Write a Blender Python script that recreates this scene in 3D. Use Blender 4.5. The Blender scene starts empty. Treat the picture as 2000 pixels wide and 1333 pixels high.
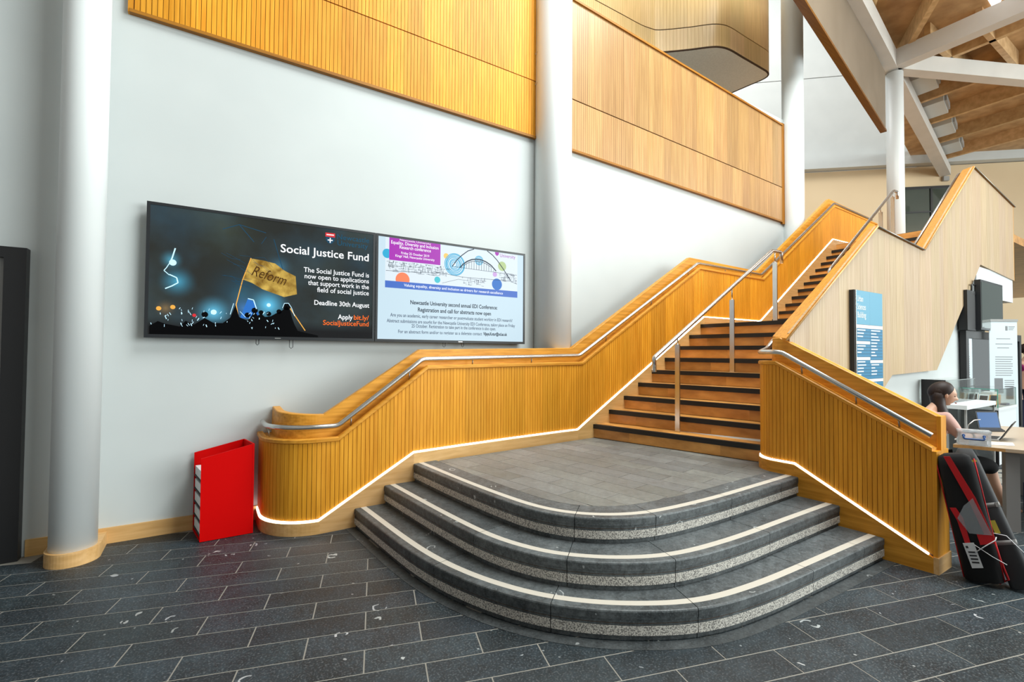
import bpy, bmesh, math, random
from mathutils import Vector, Matrix
R = random.Random(7)
sc = bpy.context.scene
col = sc.collection
# ------------------------------------------------------------------ camera
HEAD, PITCH, ROLL, FPX, EYE = math.radians(57.3894), math.radians(1.3564), math.radians(0.36297), 929.644, 1.55
rw = Vector((math.sin(HEAD), -math.cos(HEAD), 0)); fw = Vector((math.cos(HEAD), math.sin(HEAD), 0)); up = Vector((0, 0, 1))
cr, sr, cp, sp = math.cos(ROLL), math.sin(ROLL), math.cos(PITCH), math.sin(PITCH)
cX = rw*cr + fw*(-sp*sr) + up*(cp*sr)
cY = rw*(-sr) + fw*(-sp*cr) + up*(cp*cr)
cZ = -(fw*cp + up*sp)
cam_d = bpy.data.cameras.new('camera'); cam = bpy.data.objects.new('camera', cam_d); col.objects.link(cam)
m = Matrix((cX, cY, cZ)).transposed().to_4x4(); m.translation = Vector((0, 0, EYE)); cam.matrix_world = m
cam_d.sensor_width = 36; cam_d.lens = FPX/2000*36; cam_d.clip_end = 200
sc.camera = cam
# ------------------------------------------------------------------ world, light, exposure
w = bpy.data.worlds.new('daylight'); sc.world = w; w.use_nodes = True
bg = w.node_tree.nodes['Background']; bg.inputs[0].default_value = (0.92, 1.0, 1.0, 1); bg.inputs[1].default_value = 0.26
def area(name, loc, target, sx, sy, power, colr):
    l = bpy.data.lights.new(name, 'AREA'); l.shape = 'RECTANGLE'; l.size = sx; l.size_y = sy; l.energy = power; l.color = colr
    o = bpy.data.objects.new(name, l); col.objects.link(o); o.location = loc
    o.rotation_euler = (Vector(target)-Vector(loc)).to_track_quat('-Z', 'Y').to_euler(); return o
# daylight from the tall glazed front behind and beside the camera, and two lights added for top surfaces and far wall
area('glazed_front_daylight', (18.5, -14.0, 7.0), (5, 4, 3.0), 18, 12, 5300, (0.93, 1.0, 0.985))
area('added_overhead_light', (5.4, 0.4, 10.05), (5.8, 1.5, 0.0), 5, 5, 1300, (0.94, 1.0, 0.99))  # added light below the closed ceiling, brightens treads and landing
area('added_far_wall_light', (13.5, 8.0, 16.5), (19, 8.5, 10.5), 8, 5, 1000, (1.0, 0.99, 0.96))  # added light, out of view, brightens the high far wall
sc.view_settings.view_transform = 'Standard'; sc.view_settings.look = 'None'; sc.view_settings.exposure = 0.2; sc.view_settings.gamma = 1
sc.view_settings.use_curve_mapping = False

# ------------------------------------------------------------------ materials
MAT = {}
def newmat(name):
    m = bpy.data.materials.new(name); m.use_nodes = True; MAT[name] = m
    nt = m.node_tree; return m, nt, nt.nodes['Principled BSDF']
def node(nt, t, **kw):
    n = nt.nodes.new(t)
    for k, v in kw.items(): setattr(n, k, v)
    return n
def mixc(nt, fac, a, b, mode='MIX'):
    n = node(nt, 'ShaderNodeMix', data_type='RGBA', blend_type=mode)
    for i, v in ((0, fac), (6, a), (7, b)):
        if isinstance(v, (int, float)): n.inputs[i].default_value = v
        elif isinstance(v, tuple): n.inputs[i].default_value = (*v[:3], 1)
        else: nt.links.new(v, n.inputs[i])
    return n.outputs[2]
def mathn(nt, op, a, b=None, c=None):
    n = node(nt, 'ShaderNodeMath', operation=op)
    for i, v in enumerate((a, b, c)):
        if v is None: continue
        if isinstance(v, (int, float)): n.inputs[i].default_value = v
        else: nt.links.new(v, n.inputs[i])
    return n.outputs[0]
def plain(name, c, rough=.5, metal=0, emit=None, es=0, trans=0, ior=1.45, alpha=1, coat=0):
    m, nt, b = newmat(name)
    b.inputs['Base Color'].default_value = (*c, 1); b.inputs['Roughness'].default_value = rough; b.inputs['Metallic'].default_value = metal
    b.inputs['Transmission Weight'].default_value = trans; b.inputs['IOR'].default_value = ior; b.inputs['Alpha'].default_value = alpha
    b.inputs['Coat Weight'].default_value = coat
    if emit: b.inputs['Emission Color'].default_value = (*emit, 1); b.inputs['Emission Strength'].default_value = es
    return m
def noisy(name, c1, c2, scale=(8, 8, 8), rough=.5, detail=4, bump=0, lo=.35, hi=.65, spec=.5, tone=True):
    m, nt, b = newmat(name)
    tc = node(nt, 'ShaderNodeTexCoord'); mp = node(nt, 'ShaderNodeMapping'); mp.inputs['Scale'].default_value = scale
    oi = node(nt, 'ShaderNodeObjectInfo'); va = node(nt, 'ShaderNodeVectorMath', operation='ADD')
    sc_ = mathn(nt, 'MULTIPLY', oi.outputs['Random'], 37.0)
    nt.links.new(tc.outputs['Object'], mp.inputs['Vector']); nt.links.new(mp.outputs[0], va.inputs[0]); nt.links.new(sc_, va.inputs[1])
    n = node(nt, 'ShaderNodeTexNoise'); n.inputs['Scale'].default_value = 1; n.inputs['Detail'].default_value = detail
    nt.links.new(va.outputs[0], n.inputs['Vector'])
    rp = node(nt, 'ShaderNodeMapRange'); rp.inputs[1].default_value = lo; rp.inputs[2].default_value = hi
    nt.links.new(n.outputs[0], rp.inputs[0])
    o = mixc(nt, rp.outputs[0], c1, c2)
    if tone: o = mixc(nt, 1.0, o, oi.outputs['Color'], 'MULTIPLY')
    nt.links.new(o, b.inputs['Base Color']); b.inputs['Roughness'].default_value = rough; b.inputs['Specular IOR Level'].default_value = spec
    if bump:
        bp = node(nt, 'ShaderNodeBump'); bp.inputs['Strength'].default_value = bump; bp.inputs['Distance'].default_value = .004
        nt.links.new(n.outputs[0], bp.inputs['Height']); nt.links.new(bp.outputs[0], b.inputs['Normal'])
    return m
def grooved(name, c1, c2, pitch, axis, rough=.36, spec=.5, gdark=.45):
    """oak veneer with fine routed vertical grooves along one horizontal axis"""
    m = noisy(name, c1, c2, (30, 30, 1.6), rough, 3, 0, .3, .7, spec)
    nt = m.node_tree; b = nt.nodes['Principled BSDF']
    tc = node(nt, 'ShaderNodeTexCoord'); sx = node(nt, 'ShaderNodeSeparateXYZ'); nt.links.new(tc.outputs['Object'], sx.inputs[0])
    fr = mathn(nt, 'FRACT', mathn(nt, 'MULTIPLY', sx.outputs[axis], 1/pitch))
    g = mathn(nt, 'LESS_THAN', fr, .13)
    src = b.inputs['Base Color'].links[0].from_socket
    dark = mixc(nt, 1.0, src, (gdark, gdark*.85, gdark*.7), 'MULTIPLY')
    nt.links.new(mixc(nt, g, src, dark), b.inputs['Base Color'])
    bp = node(nt, 'ShaderNodeBump', invert=True); bp.inputs['Strength'].default_value = .5; bp.inputs['Distance'].default_value = .004
    nt.links.new(g, bp.inputs['Height']); nt.links.new(bp.outputs[0], b.inputs['Normal'])
    return m
noisy('oak_slat', (.66, .265, .016), (.84, .38, .035), (40, 40, 2.2), .45, 3, 0, .3, .7, .22)
noisy('oak_long', (.54, .22, .018), (.78, .36, .045), (2.2, 40, 40), .42, 4, 0, .3, .7, .28)
noisy('oak_cross', (.54, .22, .018), (.78, .36, .045), (40, 2.2, 40), .42, 4, 0, .3, .7, .28)
noisy('oak_plain', (.60, .34, .12), (.74, .46, .20), (3, 30, 30), .42, 4, 0, .3, .7)
noisy('oak_stair', (.40, .175, .038), (.70, .36, .10), (9, 3, 9), .34, 5, 0, .3, .7)
noisy('joint_dark', (.05, .022, .006), (.07, .03, .008), (5, 5, 5), .7)
grooved('oak_panel_wall', (.40, .215, .075), (.52, .30, .115), .0385, 0)
grooved('oak_panel_daylit', (.45, .315, .18), (.56, .42, .27), .036, 0, .42, .4, .78)  # same oak as elsewhere, daylight wash put into its paler colour
grooved('oak_panel_bay', (.74, .50, .22), (.86, .60, .29), .05, 0, .35, .5, .8)
noisy('plaster', (.555, .59, .588), (.58, .615, .612), (1.5, 1.5, 1.5), .6, 2)
noisy('plaster_warm', (.66, .51, .32), (.70, .55, .35), (.5, .5, .5), .6, 2)
noisy('column_paint', (.80, .84, .84), (.83, .87, .87), (2, 2, 1), .42, 2)
noisy('steel_paint', (.66, .64, .60), (.70, .68, .64), (2, 2, 2), .45, 2)
noisy('roof_ply', (.42, .25, .11), (.58, .37, .18), (3, 3, 3), .6, 5)
noisy('rafter_wood', (.50, .31, .14), (.66, .44, .22), (6, 6, 6), .55, 4)
noisy('soffit_paint', (.78, .76, .66), (.84, .82, .72), (30, 30, 30), .7, 2)
noisy('bulkhead_shade_tone', (.18, .135, .09), (.21, .16, .11), (1, 1, 1), .6, 2)  # the bulkhead's shade is put into this dark base colour
plain('black_nosing', (.012, .011, .010), .45)
plain('stainless', (.62, .61, .59), .27, 1)
plain('bracket_metal', (.35, .33, .30), .35, 1)
plain('led', (1, 1, 1), .5, 0, (0.93, 0.96, 1.0), 7)
plain('tv_case', (.016, .018, .021), .38)
plain('black_metal', (.012, .012, .013), .4)
plain('black_fabric', (.006, .006, .007), .9)
plain('charcoal', (.03, .031, .034), .7)
plain('red_board', (.62, .0, .0), .6); MAT['red_board'].node_tree.nodes['Principled BSDF'].inputs['Specular IOR Level'].default_value = .12
plain('red_strap', (.55, .008, .012), .6)
plain('white_paper', (.78, .80, .82), .6)
plain('white_gloss', (.80, .84, .86), .3)
plain('grey_leg', (.20, .19, .185), .5)
plain('glass_clear', (.93, .98, .96), .03, 0, None, 0, 1, 1.45)
plain('glass_edge', (.10, .38, .30), .1)
plain('plastic_clear', (.94, .97, 1.0), .15, 0, None, 0, .75, 1.15)
plain('plastic_blue', (.012, .06, .22), .35)
plain('window_dark', (.05, .07, .06), .06, 0, None, 0, 0, 1.5, 1, .5)
plain('skin', (.62, .36, .25), .5)
plain('hair_brown', (.022, .009, .006), .6)
plain('blouse_pink', (.55, .33, .29), .8)
plain('navy', (.012, .016, .05), .8)
plain('magenta', (.26, .008, .10), .8)
plain('lip', (.40, .13, .11), .5)
plain('concrete_grey', (.35, .35, .34), .7)
plain('tag_white', (.66, .68, .70), .5)
plain('yellow_label', (.5, .42, .05), .5)
plain('film', (.8, .85, .9), .08, 0, None, 0, .8, 1.1)
plain('skylight', (1, 1, 1), .5, 0, (1, 1, 1), 1.6)

def slate(name, c1, c2, fossils=True, rough=.42, vscale=6.0, mott=(.45, 1.6)):
    m, nt, b = newmat(name)
    g = node(nt, 'ShaderNodeNewGeometry'); oi = node(nt, 'ShaderNodeObjectInfo')
    n = node(nt, 'ShaderNodeTexNoise'); n.inputs['Scale'].default_value = 3.2; n.inputs['Detail'].default_value = 7; n.inputs['Roughness'].default_value = .7
    nt.links.new(g.outputs['Position'], n.inputs['Vector'])
    rp = node(nt, 'ShaderNodeMapRange'); rp.inputs[1].default_value = .3; rp.inputs[2].default_value = .75
    nt.links.new(n.outputs[0], rp.inputs[0])
    o = mixc(nt, rp.outputs[0], c1, c2)
    nm = node(nt, 'ShaderNodeTexNoise'); nm.inputs['Scale'].default_value = 26; nm.inputs['Detail'].default_value = 8; nm.inputs['Roughness'].default_value = .75
    nt.links.new(g.outputs['Position'], nm.inputs['Vector'])
    mr = node(nt, 'ShaderNodeMapRange'); mr.inputs[1].default_value = .33; mr.inputs[2].default_value = .68; mr.inputs[3].default_value = mott[0]; mr.inputs[4].default_value = mott[1]; nt.links.new(nm.outputs[0], mr.inputs[0])
    o = mixc(nt, 1.0, o, mr.outputs[0], 'MULTIPLY')
    # fine pale speckle
    n2 = node(nt, 'ShaderNodeTexNoise'); n2.inputs['Scale'].default_value = 95; n2.inputs['Detail'].default_value = 2
    nt.links.new(g.outputs['Position'], n2.inputs['Vector'])
    s = node(nt, 'ShaderNodeMapRange'); s.inputs[1].default_value = .52; s.inputs[2].default_value = .72; nt.links.new(n2.outputs[0], s.inputs[0])
    o = mixc(nt, mathn(nt, 'MULTIPLY', s.outputs[0], .6), o, (.14, .16, .17))
    if fossils:
        # broken shell rings and flecks scattered through the stone
        wv = node(nt, 'ShaderNodeTexNoise'); wv.inputs['Scale'].default_value = 9; nt.links.new(g.outputs['Position'], wv.inputs['Vector'])
        ad = node(nt, 'ShaderNodeVectorMath', operation='MULTIPLY_ADD'); ad.inputs[1].default_value = (.09, .09, .09)
        nt.links.new(wv.outputs['Color'], ad.inputs[0]); nt.links.new(g.outputs['Position'], ad.inputs[2])
        v = node(nt, 'ShaderNodeTexVoronoi'); v.inputs['Scale'].default_value = vscale; nt.links.new(ad.outputs[0], v.inputs['Vector'])
        ring = mathn(nt, 'LESS_THAN', mathn(nt, 'ABSOLUTE', mathn(nt, 'SUBTRACT', v.outputs['Distance'], .15)), .022)
        sc1 = node(nt, 'ShaderNodeSeparateColor'); nt.links.new(v.outputs['Color'], sc1.inputs[0])
        pick = mathn(nt, 'GREATER_THAN', sc1.outputs[0], .52)
        n3 = node(nt, 'ShaderNodeTexNoise'); n3.inputs['Scale'].default_value = 13; nt.links.new(g.outputs['Position'], n3.inputs['Vector'])
        arc = mathn(nt, 'GREATER_THAN', n3.outputs[0], .54)
        k = mathn(nt, 'MULTIPLY', mathn(nt, 'MULTIPLY', ring, pick), arc)
        o = mixc(nt, mathn(nt, 'MULTIPLY', k, .85), o, (.42, .44, .44))
        v2 = node(nt, 'ShaderNodeTexVoronoi'); v2.inputs['Scale'].default_value = 11; nt.links.new(ad.outputs[0], v2.inputs['Vector'])
        sc2 = node(nt, 'ShaderNodeSeparateColor'); nt.links.new(v2.outputs['Color'], sc2.inputs[0])
        k2 = mathn(nt, 'MULTIPLY', mathn(nt, 'LESS_THAN', v2.outputs['Distance'], .085), mathn(nt, 'GREATER_THAN', sc2.outputs[1], .72))
        o = mixc(nt, mathn(nt, 'MULTIPLY', k2, .6), o, (.40, .42, .42))
    o = mixc(nt, 1.0, o, oi.outputs['Color'], 'MULTIPLY')
    nt.links.new(o, b.inputs['Base Color'])
    rr = node(nt, 'ShaderNodeMapRange'); rr.inputs[3].default_value = rough-.07; rr.inputs[4].default_value = rough+.14
    nt.links.new(n.outputs[0], rr.inputs[0]); nt.links.new(rr.outputs[0], b.inputs['Roughness'])
    bp = node(nt, 'ShaderNodeBump'); bp.inputs['Strength'].default_value = .12; bp.inputs['Distance'].default_value = .003
    nt.links.new(n2.outputs[0], bp.inputs['Height']); nt.links.new(bp.outputs[0], b.inputs['Normal'])
slate('slate_floor', (.004, .0075, .010), (.028, .044, .054), True, .46, 4.2)
slate('slate_step', (.034, .040, .043), (.115, .128, .132), True, .48, 5)
slate('slate_landing', (.13, .133, .125), (.22, .225, .21), False, .45, 6.0, (.78, 1.22))
plain('grout', (.28, .265, .235), .8)
def granite(name):
    m, nt, b = newmat(name)
    g = node(nt, 'ShaderNodeNewGeometry'); n = node(nt, 'ShaderNodeTexNoise'); n.inputs['Scale'].default_value = 140; n.inputs['Detail'].default_value = 2
    nt.links.new(g.outputs['Position'], n.inputs['Vector'])
    rp = node(nt, 'ShaderNodeMapRange'); rp.inputs[1].default_value = .40; rp.inputs[2].default_value = .56; nt.links.new(n.outputs[0], rp.inputs[0])
    nt.links.new(mixc(nt, rp.outputs[0], (.17, .16, .15), (.66, .63, .57)), b.inputs['Base Color']); b.inputs['Roughness'].default_value = .6
granite('granite')
plain('granite_strip', (.56, .52, .45), .62)

# ------------------------------------------------------------------ mesh helpers
def link(name, me, mat, parent=None, color=None):
    o = bpy.data.objects.new(name, me); col.objects.link(o)
    if mat and not me.materials: me.materials.append(MAT[mat])
    if parent: o.parent = parent
    if color: o.color = (*color, 1)
    return o
def tone(a=.86, b=1.12):
    t = R.uniform(a, b); return (t, t*R.uniform(.97, 1.02), t*R.uniform(.92, 1.03))
class MB:
    def __init__(s): s.v = []; s.f = []; s.smooth = set()
    def quadbox(s, b, t):
        i = len(s.v); s.v += [tuple(p) for p in b] + [tuple(p) for p in t]; n = len(b)
        s.f.append(tuple(i+k for k in reversed(range(n)))); s.f.append(tuple(i+n+k for k in range(n)))
        for k in range(n): s.f.append((i+k, i+(k+1) % n, i+n+(k+1) % n, i+n+k))
        return s
    def box(s, x0, x1, y0, y1, z0, z1):
        return s.quadbox([(x0, y0, z0), (x1, y0, z0), (x1, y1, z0), (x0, y1, z0)], [(x0, y0, z1), (x1, y0, z1), (x1, y1, z1), (x0, y1, z1)])
    def obox(s, c, ax, ay, hx, hy, z0, z1):
        c = Vector(c[:2]); ax = Vector(ax[:2]).normalized(); ay = Vector(ay[:2]).normalized()
        q = [c-ax*hx-ay*hy, c+ax*hx-ay*hy, c+ax*hx+ay*hy, c-ax*hx+ay*hy]
        return s.quadbox([(p.x, p.y, z0) for p in q], [(p.x, p.y, z1) for p in q])
    def beam(s, a, b, wdt, h, below=True):
        """box beam from a to b, bottom centre line on a-b when below is False"""
        a = Vector(a); b = Vector(b); d = (b-a); sd = Vector((-d.y, d.x, 0)).normalized()*wdt/2; u = Vector((0, 0, h))
        return s.quadbox([a-sd, b-sd, b+sd, a+sd], [a-sd+u, b-sd+u, b+sd+u, a+sd+u])
    def loft(s, loops, caps=True, closed=True, smooth=False):
        n = len(loops[0]); i0 = len(s.v)
        for L in loops: s.v += [tuple(p) for p in L]
        for j in range(len(loops)-1):
            for k in range(n if closed else n-1):
                a = i0+j*n+k; b = i0+j*n+(k+1) % n
                if smooth: s.smooth.add(len(s.f))
                s.f.append((a, b, b+n, a+n))
        if caps and closed:
            s.f.append(tuple(i0+k for k in reversed(range(n)))); s.f.append(tuple(i0+(len(loops)-1)*n+k for k in range(n)))
        return s
    def tube(s, pts, r, n=10, caps=True, r2=None):
        pts = [Vector(p) for p in pts]; loops = []; prev = None
        for i, p in enumerate(pts):
            d = (pts[min(i+1, len(pts)-1)]-pts[max(i-1, 0)]).normalized()
            a = prev if prev else (Vector((0, 0, 1)) if abs(d.z) < .9 else Vector((1, 0, 0)))
            x = (a-d*a.dot(d)).normalized(); y = d.cross(x); prev = x
            k = 1.0
            if 0 < i < len(pts)-1:
                c = (pts[i]-pts[i-1]).normalized().dot((pts[i+1]-pts[i]).normalized()); k = 1
            rr = r if r2 is None else r+(r2-r)*i/(len(pts)-1)
            loops.append([p+(x*math.cos(t)+y*math.sin(t))*rr*k for t in (2*math.pi*q/n for q in range(n))])
        return s.loft(loops, caps, True, True)
    def lathe(s, c, prof, n=24, ax=1.0, ay=1.0):
        c = Vector(c); loops = [[(c.x+r*ax*math.cos(2*math.pi*k/n), c.y+r*ay*math.sin(2*math.pi*k/n), c.z+z) for k in range(n)] for r, z in prof]
        return s.loft(loops, True, True, True)
    def ell(s, c, rx, ry, rz, n=16, mth=10, rot=None):
        c = Vector(c); loops = []
        for j in range(mth+1):
            t = -math.pi/2+math.pi*j/mth; rr = max(math.cos(t), .02)
            L = []
            for k in range(n):
                a = 2*math.pi*k/n; p = Vector((rx*rr*math.cos(a), ry*rr*math.sin(a), rz*math.sin(t)))
                L.append(c+(rot @ p if rot else p))
            loops.append(L)
        return s.loft(loops, True, True, True)
    def poly(s, pts): i = len(s.v); s.v += [tuple(p) for p in pts]; s.f.append(tuple(range(i, i+len(pts)))); return s
    def build(s, name, mat, parent=None, color=None, fix=True):
        me = bpy.data.meshes.new(name); me.from_pydata(s.v, [], s.f)
        for i in s.smooth: me.polygons[i].use_smooth = True
        if fix and len(s.f) > 1:
            b = bmesh.new(); b.from_mesh(me); bmesh.ops.recalc_face_normals(b, faces=b.faces); b.to_mesh(me); b.free()
        me.update(); return link(name, me, mat, parent, color)
def thing(name, label, cat, loc=(0, 0, 0), group=None, kind=None):
    o = bpy.data.objects.new(name, None); col.objects.link(o); o.location = loc; o.empty_display_size = .1
    o['label'] = label; o['category'] = cat
    if group: o['group'] = group
    if kind: o['kind'] = kind
    return o
def tag(o, label, cat, group=None, kind=None):
    o['label'] = label; o['category'] = cat
    if group: o['group'] = group
    if kind: o['kind'] = kind
    return o
def struct(o, label=None, cat=None):
    o['kind'] = 'structure'
    if label: o['label'] = label
    if cat: o['category'] = cat
    return o
def interp(x, xs, ys):
    if x <= xs[0]: return ys[0]
    for i in range(1, len(xs)):
        if x <= xs[i]: return ys[i-1]+(ys[i]-ys[i-1])*(x-xs[i-1])/(xs[i]-xs[i-1])
    return ys[-1]
def frange(a, b, st):
    n = max(1, int(round((b-a)/st))); return [a+(b-a)*i/n for i in range(n+1)]
def crom(P, n=8):
    P = [Vector((*p, 0)) for p in P]; out = []
    Q = [P[0]*2-P[1]]+P+[P[-1]*2-P[-2]]
    for i in range(1, len(Q)-2):
        for k in range(n):
            t = k/n; a, b, c, d = Q[i-1], Q[i], Q[i+1], Q[i+2]
            out.append(.5*((2*b)+(c-a)*t+(2*a-5*b+4*c-d)*t*t+(3*b-a-3*c+d)*t**3))
    out.append(P[-1]); return out
def even(P, n=96, it=10):
    L = [0.0]
    for a, b in zip(P, P[1:]): L.append(L[-1]+(b-a).length)
    out = []
    for k in range(n+1):
        d = L[-1]*k/n; i = max(1, next((j for j in range(1, len(L)) if L[j] >= d-1e-9), len(L)-1)); t = (d-L[i-1])/(L[i]-L[i-1]); out.append(P[i-1].lerp(P[i], t))
    for _ in range(it): out = [out[0]]+[(out[i-1]+out[i]*2+out[i+1])/4 for i in range(1, n)]+[out[-1]]
    return out
def clip(poly, cl):
    """Sutherland-Hodgman: polygon clipped to a convex counter-clockwise polygon"""
    out = poly
    for i in range(len(cl)):
        a, b = cl[i], cl[(i+1) % len(cl)]; inp = out; out = []
        side = lambda p: (b[0]-a[0])*(p[1]-a[1])-(b[1]-a[1])*(p[0]-a[0])
        for j in range(len(inp)):
            p, q = inp[j], inp[(j+1) % len(inp)]; sp_, sq = side(p), side(q)
            if sp_ >= 0: out.append(p)
            if sp_*sq < 0:
                t = sp_/(sp_-sq); out.append((p[0]+(q[0]-p[0])*t, p[1]+(q[1]-p[1])*t))
        if not out: return []
    return out
def view(p):
    d = Vector(p)-Vector((0, 0, EYE)); f = -d.dot(cZ)
    return None if f < .05 else (1000+FPX*d.dot(cX)/f, 666.5-FPX*d.dot(cY)/f, f)

# ================================================================== SETTING
RS = .163; LAND = 3*RS
S1 = even(crom([(1.112, 4.36), (1.21, 3.195), (1.334, 2.65), (1.488, 2.308), (1.608, 2.129), (1.868, 1.881), (2.299, 1.643), (2.799, 1.568), (3.293, 1.552), (3.715, 1.546), (4.33, 1.535)]))
S2 = even(crom([(1.377, 4.36), (1.464, 3.343), (1.551, 2.717), (1.697, 2.352), (1.795, 2.224), (2.016, 2.031), (2.38, 1.862), (2.93, 1.812), (3.601, 1.822), (4.33, 1.832)]))
S3 = even(crom([(1.659, 4.36), (1.734, 3.46), (1.82, 2.831), (1.896, 2.571), (2.02, 2.379), (2.212, 2.229), (2.494, 2.125), (3.077, 2.092), (3.809, 2.118), (4.33, 2.145)]))
# ---- floor: grout bed with slate planks as parts
floor = struct(MB().box(-4, 26, -10, 12, -.25, -.0015).build('floor', 'grout'), 'dark slate plank floor with pale grout joints', 'floor')
TA = Vector((math.cos(math.radians(-16.598)), math.sin(math.radians(-16.598)))); TN = Vector((-TA.y, TA.x))
TL, TW, GAP = .588, .1886, .0058
unit = MB().quadbox([(-TL/2+GAP/2, -TW/2+GAP/2, -.02), (TL/2-GAP/2, -TW/2+GAP/2, -.02), (TL/2-GAP/2, TW/2-GAP/2, -.02), (-TL/2+GAP/2, TW/2-GAP/2, -.02)],
                    [(-TL/2+GAP/2+.001, -TW/2+GAP/2+.001, 0), (TL/2-GAP/2-.001, -TW/2+GAP/2+.001, 0), (TL/2-GAP/2-.001, TW/2-GAP/2-.001, 0), (-TL/2+GAP/2+.001, TW/2-GAP/2-.001, 0)])
tile0 = unit.build('floor_tile', 'slate_floor', floor); tile_me = tile0.data; bpy.data.objects.remove(tile0)
def inside(p, poly):
    c = False
    for i in range(len(poly)):
        a, b = poly[i], poly[i-1]
        if (a[1] > p[1]) != (b[1] > p[1]) and p[0] < (b[0]-a[0])*(p[1]-a[1])/(b[1]-a[1])+a[0]: c = not c
    return c
steppoly = [(p.x+.12, p.y+.12) for p in S1]+[(9, 1.75), (9, 6), (.9, 6), (.75, 4.6)]
cand = []
rest_c = []
for i in range(-58, 60):
    for j in range(-16, 40):
        c = TN*(2.6186+(i+.5)*TW)+TA*((-.034 if i % 2 else -.328)+(j+.5)*TL)
        if c.y > 4.95 or c.x < -1.7 or c.x > 20 or c.y < -6 or inside((c.x, c.y), steppoly) or (c.x > 4.75 and 2.42 < c.y and c.x < 10.4): continue
        v = view((c.x, c.y, 0))
        vs = [view((*(c+TA*a*TL/2+TN*b*TW/2), 0)) for a in (-1, 1) for b in (-1, 1)]
        if not v or any(q is None for q in vs) or max(q[0] for q in vs) < -20 or min(q[0] for q in vs) > 2020 or min(q[1] for q in vs) > 1345: rest_c.append((0, c)); continue
        cand.append((1/v[2]**3*TW, c))
cand.sort(key=lambda t: -t[0])
rest = MB()
for k, (a_, c) in enumerate(cand+rest_c):
    if k < 300 and a_ > 0:
        o = link('floor_tile', tile_me, None, floor); o.location = (c.x, c.y, 0); o.rotation_euler.z = math.radians(-16.598+(180 if R.random() < .5 else 0))
        t = R.uniform(.72, 1.22); o.color = (t*R.uniform(.97, 1.05), t, t*R.uniform(.98, 1.06), 1)
    else:
        q = [c+TA*a*(TL-GAP)/2+TN*b*(TW-GAP)/2 for a, b in ((-1, -1), (1, -1), (1, 1), (-1, 1))]
        rest.quadbox([(p.x, p.y, -.02) for p in q], [(p.x, p.y, 0) for p in q])
if rest.v:
    o = rest.build('distant_floor_tiles', 'slate_floor', floor); o['kind'] = 'stuff'
# ---- back wall with skirting
wall = struct(MB().box(-1.75, 9.55, 4.985, 5.25, 0, 6.2).build('wall_back', 'plaster'), 'tall white plaster wall behind the screens', 'wall')
struct(MB().box(-1.75, -1.6, -9, 5.25, 0, 9).build('wall_left_light_block', 'grey_leg'), 'grey side wall by the doorway, added to block light', 'wall')  # side wall added to keep light off the left end
bb = thing('baseboard_back', 'oak skirting board along the white wall', 'skirting', (0, 0, 0)); bb['kind'] = 'structure'
for x0, x1 in ((-1.12, -.80), (-.80, -.02), (-.02, .42)):
    MB().box(x0+.001, x1-.001, 4.968, 4.985, 0, .125).build('skirting_board', 'oak_plain', bb, tone(.95, 1.05))
struct(MB().box(-1.75, 5.6, -9, 5.6, 10.2, 10.5).build('ceiling_hall_light_block', 'plaster_warm'), 'unseen high ceiling added to block light over the floor in front of the steps', 'ceiling')  # unseen ceiling added to cut the light from above
# doorway frame at the left end of the wall
dr = thing('door_1', 'black metal door frame at the left end of the white wall', 'door', (0, 0, 0)); dr['kind'] = 'structure'
MB().box(-1.26, -1.14, 4.90, 4.985, 0, 2.30).build('jamb', 'black_metal', dr)
MB().box(-1.60, -1.26, 4.90, 4.985, 2.22, 2.30).build('head', 'black_metal', dr)
MB().box(-1.60, -1.26, 4.95, 4.985, 0, 2.22).build('door_leaf', 'concrete_grey', dr)
# ---- columns
def column(x, y, rad, z0, z1, label, shoe=False):
    t = thing('column', label, 'column', (0, 0, 0), kind='structure')
    MB().lathe((x, y, 0), [(rad, z0), (rad, z1)], 40).build('shaft', 'column_paint', t)
    if shoe:
        pts = []
        for k in range(25):
            a = math.pi+math.pi*k/24; pts.append((x+(rad+.02)*math.cos(a), y+(rad+.02)*math.sin(a)))
        pts += [(x+rad+.02, 4.967), (x-rad-.02, 4.967)]
        MB().quadbox([(*p, 0) for p in pts], [(*p, .10) for p in pts]).build('timber_shoe', 'oak_plain', t)
    return t
column(-.805, 4.715, .137, .05, 8, 'white round column with timber shoe beside the doorway', True)
column(3.74, 4.88, .2415, 0, 9, 'thick white round column right of the twin screens')
column(9.70, 4.88, .192, 0, 9, 'white round column at the end of the timber wall panels')
column(14.7, 4.88, .183, 3.7, 8.75, 'slender white column under the roof beams')
# ---- timber cladding of the gallery front, on the wall
def pz(x, za, zb): return za+(zb-za)*(x-(-.56))/(9.43+.56)
clad = thing('timber_cladding', 'oak slat cladding band along the top of the white wall', 'cladding', (0, 0, 0))
cladR = thing('timber_cladding', 'oak slat cladding between the thick column and the far column', 'cladding', (0, 0, 0))
LO = lambda x: interp(x, [-.56, 3.49, 9.45], [4.365, 4.335, 4.16]); SE = lambda x: interp(x, [-.56, 3.49, 4.1, 9.45], [5.06, 5.05, 5.0, 4.815]); TO = lambda x: interp(x, [-.56, 4.1, 9.40, 9.45], [6.6, 6.367, 6.095, 6.0])
def strip(x0, x1, zlo, zhi, y0, y1, name, mat, par, color=None):
    return MB().quadbox([(x0, y0, zlo(x0)), (x1, y0, zlo(x1)), (x1, y1, zlo(x1)), (x0, y1, zlo(x0))], [(x0, y0, zhi(x0)), (x1, y0, zhi(x1)), (x1, y1, zhi(x1)), (x0, y1, zhi(x0))]).build(name, mat, par, color)
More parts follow.
